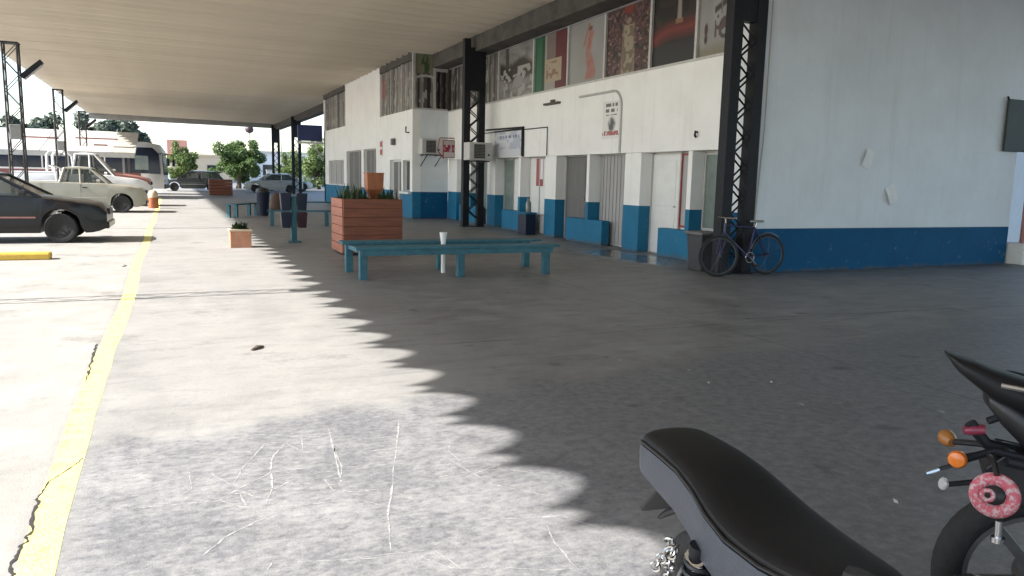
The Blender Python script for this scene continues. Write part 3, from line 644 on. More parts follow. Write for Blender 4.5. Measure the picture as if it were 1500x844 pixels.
rs = thing('hanging_sign', 'small red and white sign hanging beside the second lattice column', 'sign', (7.9, 22.6, 2.1))
MB().box(7.72, 8.1, 22.6, 22.68, 2.08, 2.62).build('frame', 'red', rs, bevel=.01)
def p_sign(u, v):
    im = C3(u, (.36, .03, .06)); im = lay(im, (v < .3), (.72, .62, .62)); im = lay(im, (v > .75), (.62, .52, .5)); return lay(im, (vn(u, v, 9) > .66) & (v < .75) & (v > .3), (.6, .5, .5))
sheet('sign_face', rs, (7.74, 22.594, 2.1), (.34, 0, 0), (0, 0, .5), p_sign, 16, 20)
MB().path([(7.75, 22.64, 2.05), (7.55, 22.64, 2.3), (7.62, 22.64, 2.68), (8.1, 22.64, 2.68)], .016, 6).build('hanger', 'red', rs)
# blue sign at the end of the building
bs = thing('blue_sign', 'dark blue projecting sign at the far end of the terminal building', 'sign', (7.2, 42.8, 3.2))
MB().box(6.35, 7.65, 42.75, 42.95, 3.25, 4.1).build('board', 'bluesign', bs, bevel=.02); MB().box(6.3, 7.7, 42.7, 43.0, 3.10, 3.22).build('trim', 'doorw', bs)
MB().tube((7.69, 42.85, 2.5), (6.9, 42.85, 3.1), .03).tube((7.69, 42.85, 2.2), (7.2, 42.85, 3.1), .03).build('strut', 'alu', bs)
for (yy, zz, nm, lb) in ((30.25, 2.35, 'red', 'small red notice plate on the white wall beside the glass doors'),):
    sheet_o = sheet('notice_plate', None, (GX - .02, yy, 2.25), (0, -.36, 0), (0, 0, .62), lambda u, v: lay(C3(u, (.72, .68, .66)), ((v > .55) & (v < .9)) | ((v > .05) & (v < .4)), (.42, .05, .06)), 8, 12); tag(sheet_o, lb, 'sign')
tag(MB().box(GX - .14, GX - .003, 27.95, 28.2, 2.62, 2.86).build('alarm_box', 'curtaind', bevel=.02), 'small grey alarm box on white wall above the door', 'box')
tag(MB().path([(GX, 26.2, 3.0), (GX - .12, 26.2, 3.0), (GX - .12, 26.2, 3.2)], .025, 6).build('wall_hook', 'steel'), 'small dark bracket high on the corner of the projecting block', 'bracket')

# far right: notice board, post
sb = thing('notice_board', 'dark green notice board hung at the right end of the wall', 'board', (15.4, 9.8, 2.2))
MB().box(14.93, 16.2, BY - .075, BY - .035, 2.24, 3.24).build('panel', 'board', sb, bevel=.008); MB().tube((14.9, BY - .05, 3.28), (14.97, BY - .05, 3.2), .02).build('hook', 'steel', sb)
wp = thing('post', 'pale post on white concrete base at the right edge', 'post', (15.72, 9.8, 0))
MB().box(15.52, 15.95, 9.62, 10.05, 0, .43).build('base', 'doorw', wp, bevel=.02); MB().tube((15.72, 9.8, .43), (15.72, 9.8, 2.3), .05, 10).build('pole', 'hood', wp)

# ---------------------------------------------------------------- benches
bc = thing('bench', 'long low teal slatted bench on the dark floor, nearest one', 'bench', (3.95, 11.3, 0))
for y0, y1 in ((10.66, 10.98), (11.62, 11.94)):
    MB().box(2.36, 5.62 + (y0 - 10.66) * .15, y0, y1, .435, .475).build('seat_board', 'teal', bc, bevel=.006)
    MB().box(2.44, 5.5, y0 + .02, y0 + .05, .35, .434).build('apron', 'teal', bc)
    for x in (2.48, 3.97, 5.42 + (y0 - 10.66) * .1): MB().box(x - .055, x + .055, y0 + .06, y0 + .17, 0, .434).build('leg', 'teal', bc, bevel=.008)
for x in (2.48, 3.97, 5.42): MB().box(x - .03, x + .03, 10.98, 11.62, .37, .43).build('cross_rail', 'teal', bc)
pp = thing('white_post', 'thin white pipe post with cup shaped top between the bench boards', 'post', (3.87, 11.28, 0))
MB().tube((3.87, 11.28, 0), (3.87, 11.28, .47), .035, 12).build('pipe', 'paper', pp, smooth=True); MB().lathe((3.87, 11.28, .47), (0, 0, 1), [(.036, 0), (.04, .02), (.062, .16), (.062, .165), (.05, .165)], 14).build('cup', 'paper', pp, smooth=True)
def bench(loc, rz, label, L=1.8):
    t = thing('bench', label, 'bench', loc, rz, 'teal benches further along the walkway')
    MB().box(-L / 2, L / 2, -.19, .19, .41, .45).build('seat_board', 'teal', t, local=True, bevel=.006)
    for sx in (-1, 1):
        for sy in (-1, 1): MB().box(sx * (L / 2 - .12) - .05, sx * (L / 2 - .12) + .05, sy * .13 - .05, sy * .13 + .05, 0, .41).build('leg', 'teal', t, local=True)
    return t
b1 = bench((3.35, 22.5, 0), R(-8), 'teal bench beyond the wooden planter with a brown bag on it', 1.75)
dup(b1, (4.3, 19.9, 0), R(75), 'teal bench just behind the wooden planter')
dup(b1, (2.2, 27.4, 0), R(60), 'small distant teal bench beside the dark litter bin')
dup(b1, (5.0, 29.5, 0), R(5), 'distant teal bench close to the glass doors')
# litter bin stand: teal post with pairs of navy bins
ls = thing('bin_stand', 'teal post carrying navy and maroon litter bins', 'litter bin', (2.42, 17.1, 0))
MB().box(2.36, 2.48, 17.04, 17.16, .03, 1.0).build('post', 'teal', ls, bevel=.008); MB().box(2.28, 2.56, 16.96, 17.24, 0, .03).build('base_plate', 'teal', ls)
for sx in (-1, 1):
    x = 2.42 + sx * .17
    MB().loft([[(x + a * w, 17.1 + b * w, z) for a, b in ((-1, -1), (1, -1), (1, 1), (-1, 1))] for z, w in ((.70, .09), (1.05, .115), (1.07, .115))]).build('upper_bin', 'navy', ls, bevel=.008)
    MB().loft([[(x + a * w, 17.1 + b * w, z) for a, b in ((-1, -1), (1, -1), (1, 1), (-1, 1))] for z, w in ((.32, .085), (.64, .11), (.66, .11))]).build('lower_bin', 'navy' if sx < 0 else 'maroon', ls, bevel=.008)
bg = thing('backpack', 'dark brown bag resting on the teal bench', 'bag', (2.7, 22.6, .45))
MB().loft([[(2.75 + math.cos(t) * w, 22.6 + math.sin(t) * w * .6, z) for t in np.linspace(0, 2 * PI, 12, endpoint=False)] for z, w in ((.452, .17), (.5, .21), (.7, .2), (.85, .15), (.92, .07))]).build('body', 'bag', bg, smooth=True)
MB().path([(2.75, 22.6, .9), (2.69, 22.55, .98), (2.8, 22.55, .99), (2.78, 22.6, .9)], .015, 6).build('strap', 'bag', bg)
db = thing('litter_bin', 'dark litter bin beside the small distant bench', 'litter bin', (2.85, 27.3, 0))
MB().lathe((2.85, 27.3, .03), (0, 0, 1), [(.18, 0), (.22, .75), (.24, .78), (.24, .82)], 16).build('body', 'navy', db, smooth=True); MB().lathe((2.85, 27.3, .85), (0, 0, 1), [(.24, 0), (.2, .1), (.06, .15)], 16).build('lid', 'black', db, smooth=True)

# ---------------------------------------------------------------- planters
def blades(mb, cx, cy, z0, n, sx, sy, h, w=.02):
    for _ in range(n):
        x, y_ = cx + random.uniform(-sx, sx), cy + random.uniform(-sy, sy); a = random.uniform(0, 2 * PI); hh = h * random.uniform(.5, 1.1); ln = random.uniform(.03, .16)
        d = Vector((math.cos(a), math.sin(a), 0)); p = Vector((-d.y, d.x, 0)) * w * random.uniform(.7, 1.4); b = Vector((x, y_, z0)); m_ = b + d * ln * .4 + Vector((0, 0, hh * .6)); t_ = b + d * ln + Vector((0, 0, hh))
        mb.add([b - p, b + p, m_ + p * .9, m_ - p * .9, t_], [(0, 1, 2, 3), (3, 2, 4)])
pb = thing('wooden_planter', 'big red brown plank planter box with green spiky plants', 'planter', (3.3, 14.9, 0))
px0, px1, py0, py1, ph = 2.9, 4.02, 14.15, 15.27, 1.05
npl = 6; hh = (ph - .03) / npl
for k in range(npl):
    z0 = .03 + k * hh; j = random.uniform(-.004, .004)
    MB().box(px0 + .002, px1 - .002, py0 + j, py0 + .04, z0 + .0015, z0 + hh - .0015).build('plank', 'wood', pb, bevel=.004)
    MB().box(px0 + .002, px1 - .002, py1 - .04, py1 + j, z0 + .0015, z0 + hh - .0015).build('plank', 'wood', pb, bevel=.004)
    for xa, xb in ((px0 + j - .02, px0 + .02), (px1 - .02, px1 + .02 + j)): MB().box(xa, xb, py0 + .044, py1 - .044, z0 + .004, z0 + hh - .004).build('plank', 'woodside', pb, bevel=.006)
MB().box(px0 + .05, px1 - .05, py0 + .05, py1 - .05, .02, .96).build('soil', 'soil', pb)
m_ = MB(); blades(m_, 3.46, 14.7, .95, 130, .5, .5, .2, .014); blades(m_, 3.16, 14.65, .95, 60, .2, .4, .38, .022); blades(m_, 3.84, 14.7, .95, 34, .14, .4, .33, .02); m_.build('foliage', 'leafd', pb, kind='stuff')
ob = thing('wooden_box', 'orange wooden box with tapered foot standing up among the planter plants', 'box', (3.65, 14.8, .96))
MB().loft([[(3.63 + a * w, 14.8 + b * w * .9, z) for a, b in ((-1, -1), (1, -1), (1, 1), (-1, 1))] for z, w in ((.9, .06), (1.1, .09), (1.22, .155), (1.52, .165), (1.52, .135), (1.4, .13))]).build('body', 'orangew', ob, bevel=.008)
MB().box(3.46, 3.80, 14.64, 14.96, 1.52, 1.545).build('rim_board', 'orangew', ob)
sp = thing('small_planter', 'small square terracotta planter box on sunny edge of the shade', 'planter', (1.23, 16.15, 0))
MB().box(1.03, 1.43, 15.97, 16.37, 0, .33).build('box', 'terra', sp, bevel=.01); MB().box(1.01, 1.45, 15.95, 16.39, .33, .37).build('rim', 'housew', sp, bevel=.006); MB().box(1.06, 1.40, 16.0, 16.34, .37, .375).build('soil', 'soil', sp)
m_ = MB(); blades(m_, 1.23, 16.17, .37, 60, .12, .12, .14, .015); m_.build('foliage', 'leafd', sp, kind='stuff')
fp = thing('planter', 'far brown wooden planter box under the bushy tree', 'planter', (2.9, 52.4, 0))
for k in range(5): MB().box(2.2, 3.6, 52, 53, .02 + k * .2, .2 + k * .2).build('plank', 'wood', fp, bevel=.01)
bo = thing('bollard', 'orange and pale yellow bollard by the pickup front', 'bollard', (-.67, 33.4, 0))
MB().lathe((-.67, 33.4, 0), (0, 0, 1), [(.19, 0), (.19, .42)], 16).build('base', 'orangew', bo, smooth=True); MB().lathe((-.67, 33.4, .42), (0, 0, 1), [(.18, 0), (.18, .16), (.12, .26), (.03, .3)], 16).build('top', 'housew', bo, smooth=True)
tag(MB().box(-5.0, -1.86, 14.42, 14.68, 0, .115).build('wheel_stop', 'yellowk', bevel=.03), 'yellow painted concrete wheel stop beside the black car', 'wheel stop')
# grey bin by the column and bottles by the third bay
tb = thing('litter_bin', 'tall grey litter bin beside bicycle and lattice column', 'litter bin', (8.2, 10.45, 0))
MB().loft([[(8.3 + a * w, 10.5 + b * w, z) for a, b in ((-1, -1), (1, -1), (1, 1), (-1, 1))] for z, w in ((0, .17), (.62, .21))]).build('body', 'cargrey', tb, bevel=.02); MB().box(8.06, 8.54, 10.26, 10.74, .62, .67).build('lid', 'curtaind', tb, bevel=.015)
wb = thing('crate', 'dark blue crate standing against the pier of third bay', 'crate', (8.75, 18.6, 0))
MB().box(8.6, 8.9, 18.35, 18.85, 0, .55).build('body', 'navy', wb, bevel=.012); MB().box(8.58, 8.92, 18.33, 18.87, .55, .6).build('rim', 'blue', wb, bevel=.008)
wt = thing('bottle', 'tall grey bottle stood on the dark blue crate', 'bottle', (8.72, 18.45, .6))
MB().lathe((8.72, 18.45, .601), (0, 0, 1), [(.07, 0), (.075, .05), (.075, .25), (.03, .33), (.03, .37)], 14).build('body', 'greeng', wt, smooth=True); MB().lathe((8.72, 18.45, .972), (0, 0, 1), [(.034, 0), (.034, .03)], 12).build('cap', 'navy', wt)

# ---------------------------------------------------------------- bicycle
def wheel(parent, c, ax, r, tr, local, tyre_m='rubber', rim_m='chrome', spokes=18, nm='wheel', hub=.03):
    ax = Vector(ax).normalized(); c = Vector(c); w = MB().torus(c, ax, r - tr, tr, 40, 8).build(nm, tyre_m, parent, smooth=True, local=local)
    MB().torus(c, ax, r - tr * 2, tr * .6, 40, 6).build('rim', rim_m, w, smooth=True, local=local)
    s = MB(); a = ax.orthogonal().normalized(); b = ax.cross(a)
    for k in range(spokes):
        t = 2 * PI * k / spokes; e = a * math.cos(t) + b * math.sin(t); s.tube(c + ax * (hub if k % 2 else -hub) + e * .02, c + e * (r - tr * 2), .0022, 4)
    s.build('spokes', rim_m, w, local=local, kind='stuff'); MB().tube(c - ax * (hub + .02), c + ax * (hub + .02), .022, 10).build('hub', rim_m, w, local=local); return w
bk = thing('bicycle', 'dark blue bicycle leaning on the near lattice column', 'bicycle', (8.5, 9.68, 0))
RW, FWc = Vector((9.03, 9.76, .335)), Vector((7.98, 9.70, .335)); yb = 9.74
wheel(bk, RW, (.12, 1, 0), .335, .02, False, rim_m='cargrey'); wheel(bk, FWc, (.30, .95, 0), .335, .022, False, rim_m='cargrey')
BBk, ST, HT, HB = Vector((8.62, 9.75, .30)), Vector((8.76, 9.79, .78)), Vector((8.14, 9.77, .82)), Vector((8.11, 9.76, .70))
fr = MB()
for p, q, r in ((BBk, ST, .017), (ST, HT, .017), (BBk, HB, .022), (HT + Vector((-.01, 0, .04)), HB - Vector((-.01, 0, .02)), .02)): fr.tube(p, q, r, 10)
for s in (-1, 1):
    o = Vector((.0, s * .05, 0)); fr.tube(BBk + o * .5, RW + o, .010, 8); fr.tube(ST + o * .4, RW + o, .009, 8)
fr.build('frame', 'purple', bk, smooth=True)
fk = MB()
for s in (-1, 1): fk.path([HB, HB + Vector((-.02, s * .05, -.06)), FWc + Vector((0, s * .055, 0))], .013, 8)
fk.build('fork', 'purple', bk, smooth=True)
MB().path([HT + Vector((-.02, -.28, .13)), HT + Vector((-.06, -.2, .13)), HT + Vector((-.01, 0, .12)), HT + Vector((-.0, .2, .13)), HT + Vector((.06, .26, .13))], .013, 8).tube(HT, HT + Vector((-.01, 0, .12)), .014).build('handlebar', 'chrome', bk, smooth=True)
MB().loft([[(x, 9.8 + w * math.cos(t), .885 + .02 * math.sin(t)) for t in np.linspace(0, 2 * PI, 10, endpoint=False)] for x, w in ((8.68, .012), (8.74, .025), (8.82, .06), (8.90, .07), (8.93, .04))]).build('saddle', 'greyc', bk, smooth=True)
MB().tube(ST, (8.8, 9.8, .87), .013).build('seat_post', 'chrome', bk)
MB().torus(BBk + Vector((0, -.05, 0)), (0, 1, 0), .085, .006, 24, 6).build('chainring', 'chrome', bk, smooth=True)
MB().tube(BBk + Vector((0, -.06, 0)), BBk + Vector((.12, -.07, -.12)), .011).build('crank', 'chrome', bk, smooth=True)
MB().tube(BBk + Vector((0, .06, 0)), BBk + Vector((-.12, .07, .12)), .011).build('crank', 'chrome', bk)
MB().box(8.69, 8.77, 9.60, 9.70, .16, .185).build('pedal', 'black', bk)
MB().box(8.45, 8.53, 9.80, 9.9, .41, .435).build('pedal', 'black', bk)
MB().path([RW + Vector((-.36 * math.cos(t), 0, .36 * math.sin(t))) for t in np.linspace(.3, 2.2, 9)], .012, 6).build('mudguard', 'cargrey', bk)

# ---------------------------------------------------------------- motorcycles (local: x forward, y left)
def ring(x, zc, w, h, e=3.0, n=20, y0=0):
    out = []
    for k in range(n):
        t = 2 * PI * k / n; c, s = math.cos(t), math.sin(t); out.append((x, y0 + w * math.copysign(abs(c) ** (2 / e), c), zc + h * math.copysign(abs(s) ** (2 / e), s)))
    return out
def moto_base(t, tank, fa=2.35):
    for x, r, tr in ((0, .305, .045), (1.27, .305, .04)):
        w = MB().torus((x, 0, .305), (0, 1, 0), r - tr, tr, 48, 10).build('wheel', 'rubber', t, smooth=True, local=True)
        MB().torus((x, 0, .305), (0, 1, 0), r - tr * 2, .014, 40, 6, flat=2.2).build('rim', 'cargrey', w, smooth=True, local=True); MB().tube((x, -.07, .305), (x, .07, .305), .07, 18).build('hub', 'cargrey', w, local=True, smooth=True)
        s = MB()
        for k in range(6):
            a = k * PI / 3 + .2; s.prism([(x + math.cos(a - .25) * .06, .305 + math.sin(a - .25) * .06), (x + math.cos(a + .25) * .06, .305 + math.sin(a + .25) * .06), (x + math.cos(a + .07) * .21, .305 + math.sin(a + .07) * .21), (x + math.cos(a - .07) * .21, .305 + math.sin(a - .07) * .21)], -.018, .018)
        s.build('spokes', 'cargrey', w, local=True)
    sw = MB()
    for s in (-1, 1): sw.tube((0, s * .11, .305), (.5, s * .1, .36), .02, 8)
    sw.build('swingarm', 'steel', t, local=True, smooth=True)
    f = MB()
    for s in (-1, 1):
        f.path([(-.15, s * .09, .70), (.2, s * .09, .66), (.75, s * .1, .62), (1.02, s * .04, .82)], .016, 8); f.path([(.35, s * .09, .65), (.45, s * .12, .3), (.9, s * .12, .24), (1.02, s * .03, .7)], .018, 8)
    f.build('frame', 'steel', t, local=True, smooth=True)
    MB().loft([ring(.42, .4, .1, .09), ring(.5, .38, .13, .13), ring(.72, .36, .13, .13), ring(.8, .36, .09, .09)]).build('crankcase', 'cargrey', t, smooth=True, local=True)
    cy = MB()
    for k in range(6): cy.box(.64 + k * .012, .80 + k * .012, -.085, .085, .46 + k * .028, .472 + k * .028)
    cy.tube((.72, 0, .45), (.79, 0, .63), .06, 12); cy.build('cylinder', 'greyc', t, local=True)
    for s in (-1, 1): MB().tube((1.27, s * .095, .305), (1.04, s * .085, .92), .022, 10).build('fork_leg', 'chrome', t, local=True, smooth=True)
    MB().path([(1.05, 0, .95), (1.02, .15, .97), (.98, .3, 1.0), (.86, .36, 1.0)], .013, 8).path([(1.05, 0, .95), (1.02, -.15, .97), (.98, -.3, 1.0), (.86, -.36, 1.0)], .013, 8).build('handlebar', 'steel', t, local=True, smooth=True)
    for s in (-1, 1): MB().tube((.94, s * .325, 1.0), (.84, s * .365, 1.0), .018, 10).build('grip', 'rubber', t, local=True)
    MB().lathe((1.08, 0, .86), (1, 0, 0), [(.04, -.02), (.085, .04), (.09, .12), (.08, .13)], 18).build('headlight', 'cargrey', t, local=True, smooth=True)
    MB().loft([ring(.5, .66, .08, .05), ring(.6, .69, .12, .08), ring(.8, .73, .14, .10), ring(.95, .75, .11, .09), ring(1.0, .75, .06, .05)]).build('fuel_tank', tank, t, smooth=True, local=True)
    MB().path([(.75, -.1, .5), (.85, -.14, .3), (.6, -.16, .2), (.1, -.16, .26)], .02, 8).build('exhaust_pipe', 'chrome', t, local=True, smooth=True)
    MB().lathe((.15, -.17, .27), (-1, 0, .12), [(.03, 0), (.05, .05), (.05, .38), (.03, .42)], 16).build('muffler', 'chrome', t, local=True, smooth=True)
    MB().path([(.5, .1, .3), (.42, .18, .12), (.36, .24, .005)], .012, 6).build('side_stand', 'steel', t, local=True)
    def fender(x, r, a0, a1, w):
        rg = []
        for a in np.linspace(a0, a1, 12): c, s = math.cos(a), math.sin(a); rg.append([(x + c * (r + d), yy, .305 + s * (r + d)) for d, yy in ((0, -w), (.012, -w * .8), (.018, 0), (.012, w * .8), (0, w), (-.006, w * .9), (.010, 0), (-.006, -w * .9))])
        return MB().loft(rg)
    fender(1.27, .33, .5, 2.6, .06).build('front_fender', tank, t, smooth=True, local=True); fender(0, .35, .7, fa, .075).build('rear_fender', 'black', t, smooth=True, local=True)

m1 = thing('motorcycle', 'motorcycle with long black vinyl seat at bottom of the photo', 'motorcycle', (1.262, 1.43, 0), R(-98.5))
moto_base(m1, 'cargrey')
# seat: dark top sheet over lighter slate side band
SE = [(-.338, .768, .078, .03), (-.33, .776, .096, .05), (-.30, .782, .104, .062), (-.2, .786, .110, .072), (-.08, .786, .115, .08), (.02, .772, .124, .085), (.10, .750, .134, .088), (.2, .735, .140, .088), (.32, .735, .132, .086), (.42, .745, .115, .082), (.48, .752, .10, .078), (.515, .745, .08, .06), (.53, .73, .05, .03)]
tp = MB(); sdm = MB(); rt_, rs_ = [], []
for x, z, w, h in SE:
    rt_.append([(x, -w, z - .03), (x, -w * .96, z - .008), (x, -w * .8, z + .006), (x, -w * .4, z + .012), (x, 0, z + .013), (x, w * .4, z + .012), (x, w * .8, z + .006), (x, w * .96, z - .008), (x, w, z - .03), (x, w * .6, z - .04), (x, -w * .6, z - .04)])
    rs_.append([(x, -w * 1.0, z - .031), (x, -w * 1.03, z - .05), (x, -w * 1.0, z - .05 - h), (x, -w * .85, z - .065 - h), (x, w * .85, z - .065 - h), (x, w * 1.0, z - .05 - h), (x, w * 1.03, z - .05), (x, w * 1.0, z - .031)])
seat = tp.loft(rt_).build('seat', 'vinyl', m1, local=True, smooth=True); sdm.loft(rs_).build('seat_side', 'vinylb', seat, local=True, smooth=True)
for sg in (-1, 1): MB().path([(x, sg * w * .99, z - .022) for x, z, w, h in SE], .0045, 6).build('piping', 'black', seat, local=True, smooth=True)
md = seat.modifiers.new('sub', 'SUBSURF'); md.levels = 1; md.render_levels = 1
MB().box(-.30, -.16, -.06, .06, .63, .652).prism([(-.30, .63), (-.27, .64), (-.40, .50), (-.42, .51)], -.05, .05).build('plate_bracket', 'black', m1, local=True, bevel=.006)
MB().loft([ring(-.26, .665, .05, .025), ring(-.31, .66, .055, .03), ring(-.335, .655, .045, .024)]).build('tail_light', 'redlens', m1, local=True, smooth=True)
for s in (-1, 1):
    sh = MB().tube((.02, s * .13, .34), (-.06 + .14, s * .13, .64), .022, 10).build('shock', 'steel', m1, local=True, smooth=True); sp_ = MB()
    for k in range(9): sp_.torus((.03 + k * .007, s * .13, .39 + k * .026), (.06, 0, .3), .032, .006, 14, 5)
    sp_.build('spring', 'black', sh, local=True, smooth=True)
    MB().prism([(.1, .5), (.35, .46), (.45, .62), (.15, .67)], s * .11 - .015, s * .11 + .015).build('side_panel', 'cargrey', m1, local=True, bevel=.01)
ch = thing('lock_chain', 'silver chain lock hanging over the rear wheel of the motorcycle', 'chain', (1.2, 1.5, .55)); cm = MB()
pa = [gp(983, 795, .59), gp(990, 806, .56), gp(986, 820, .53), gp(984, 835, .48), gp(982, 850, .42), gp(978, 868, .36)]
pbs = [gp(995, 806, .585), gp(975, 820, .56), gp(962, 838, .52)]
for P_ in (pa, pbs):
    for i in range(len(P_) - 1):
        for k in range(3):
            a_, b_ = P_[i].lerp(P_[i + 1], k / 3), P_[i].lerp(P_[i + 1], (k + 1) / 3); d_ = (b_ - a_).normalized(); cc = (a_ + b_) / 2 + Vector((-.02, -.015, .02)); ax = d_.orthogonal().normalized()
            if k % 2: ax = d_.cross(ax)
            cm.torus(cc, ax, .012, .0035, 12, 5)
cm.build('links', 'chrome', ch, smooth=True, kind='stuff')
kp = gp(1024, 816, .60) + Vector((-.02, -.015, .01)); MB().torus(kp, (-.5, -.4, .6), .022, .007, 18, 6).torus(kp, (-.5, -.4, .6), .009, .006, 12, 5).build('padlock', 'chrome', ch, smooth=True)

m2 = thing('motorcycle', 'motorcycle with upswept black tail and pink ring at right edge', 'motorcycle', (2.405, 1.315, 0), R(-46))
moto_base(m2, 'red', 1.75)
TL = [(-.325, .993, .030, .005), (-.29, .965, .070, .022), (-.25, .945, .082, .034), (-.2, .918, .092, .044), (-.1, .885, .102, .05), (.05, .86, .115, .055), (.2, .83, .12, .06), (.4, .80, .12, .06), (.6, .78, .10, .06)]
MB().loft([ring(x, z, w, h, 2.6) for x, z, w, h in TL]).build('seat', 'vinyl', m2, local=True, smooth=True)
MB().loft([ring(-.205, .868, .05, .02), ring(-.16, .835, .075, .045), ring(-.09, .785, .09, .065), ring(.0, .74, .10, .085), ring(.15, .69, .11, .10), ring(.35, .68, .12, .08), ring(.5, .69, .11, .07)]).build('tail_fairing', 'black', m2, local=True, smooth=True)
MB().path([(-.24, 0, .78), (-.19, .0, .72), (-.08, .03, .70), (.05, .06, .66)], .018, 8).path([(-.26, -.10, .695), (-.18, -.05, .715), (-.05, -.06, .70)], .012, 8).path([(-.2, -.03, .80), (-.14, -.02, .83)], .012, 8).build('rear_bracket', 'steel', m2, local=True, smooth=True)
for s in (-1, 1):
    MB().path([(.35, s * .14, .84), (.1, s * .14, .885), (-.12, s * .115, .925), (-.19, s * .1, .93)], .008, 8).build('grab_rail', 'chrome' if s < 0 else 'steel', m2, local=True, smooth=True)
    MB().lathe((-.275, s * .09, .69), (-.35, s, .1), [(.014, -.02), (.024, 0), (.027, .022), (.022, .034), (.012, .038)], 18).build('indicator', 'orange' if s < 0 else 'amberd', m2, local=True, smooth=True)
    MB().tube((-.16, s * .03, .71), (-.268, s * .08, .69), .010, 8).build('indicator_stem', 'black', m2, local=True)
    MB().tube((-.168, s * .17, .495), (-.17, s * .17, .545), .011, 10).tube((-.168, s * .17, .48), (-.168, s * .17, .495), .019, 12).build('shock', 'chrome', m2, local=True, smooth=True)
    MB().prism([(.1, .5), (.35, .46), (.45, .62), (.15, .67)], s * .11 - .015, s * .11 + .015).build('side_panel', 'black', m2, local=True, bevel=.01)
MB().prism([(-.14, .72), (-.02, .70), (-.08, .56), (-.16, .55), (-.20, .66)], -.06, .06).build('plate_holder', 'black', m2, local=True, bevel=.006)
MB().loft([ring(-.20, .765, .022, .014), ring(-.235, .76, .026, .016), ring(-.255, .755, .02, .011)]).build('tail_light', 'maroonlens', m2, local=True, smooth=True)
MB().lathe((-.305, -.10, .606), (-1, -.4, .2), [(.018, 0), (.02, .008), (.016, .012)], 14).build('reflector', 'lens', m2, local=True, smooth=True)
MB().tube((-.22, -.08, .70), (-.34, -.13, .655), .006, 6).build('lever', 'black', m2, local=True); MB().tube((-.33, -.127, .659), (-.365, -.14, .645), .006, 6).build('lever_tip', 'chrome', m2, local=True)
MB().tube((-.15, -.05, .63), (-.30, -.10, .606), .008, 6).build('reflector_stem', 'black', m2, local=True)
cr = thing('cable_lock', 'pink patterned ring lock hanging on the motorcycle tail', 'lock', (2.13, 1.34, .62))
rc = Vector((2.13, 1.32, .628)); nr = (-rc + Vector((0, 0, 1.3))).normalized()
MB().path([rc + Vector((0, 0, .06)), rc + Vector((.015, .02, .085)), rc + Vector((.05, .06, .09))], .008, 6).build('strap', 'black', cr, smooth=True)
MB().torus(rc, nr, .046, .0185, 36, 12, flat=.7).build('ring', 'pinkr', cr, smooth=True)
MB().lathe(rc - nr * .02, nr, [(.028, 0), (.028, .022), (.014, .032)], 18).build('core', 'black', cr, smooth=True); MB().torus(rc + nr * .02 + Vector((-.015, .01, .0)), nr, .014, .006, 16, 6).build('buckle', 'pinkr', cr, smooth=True)

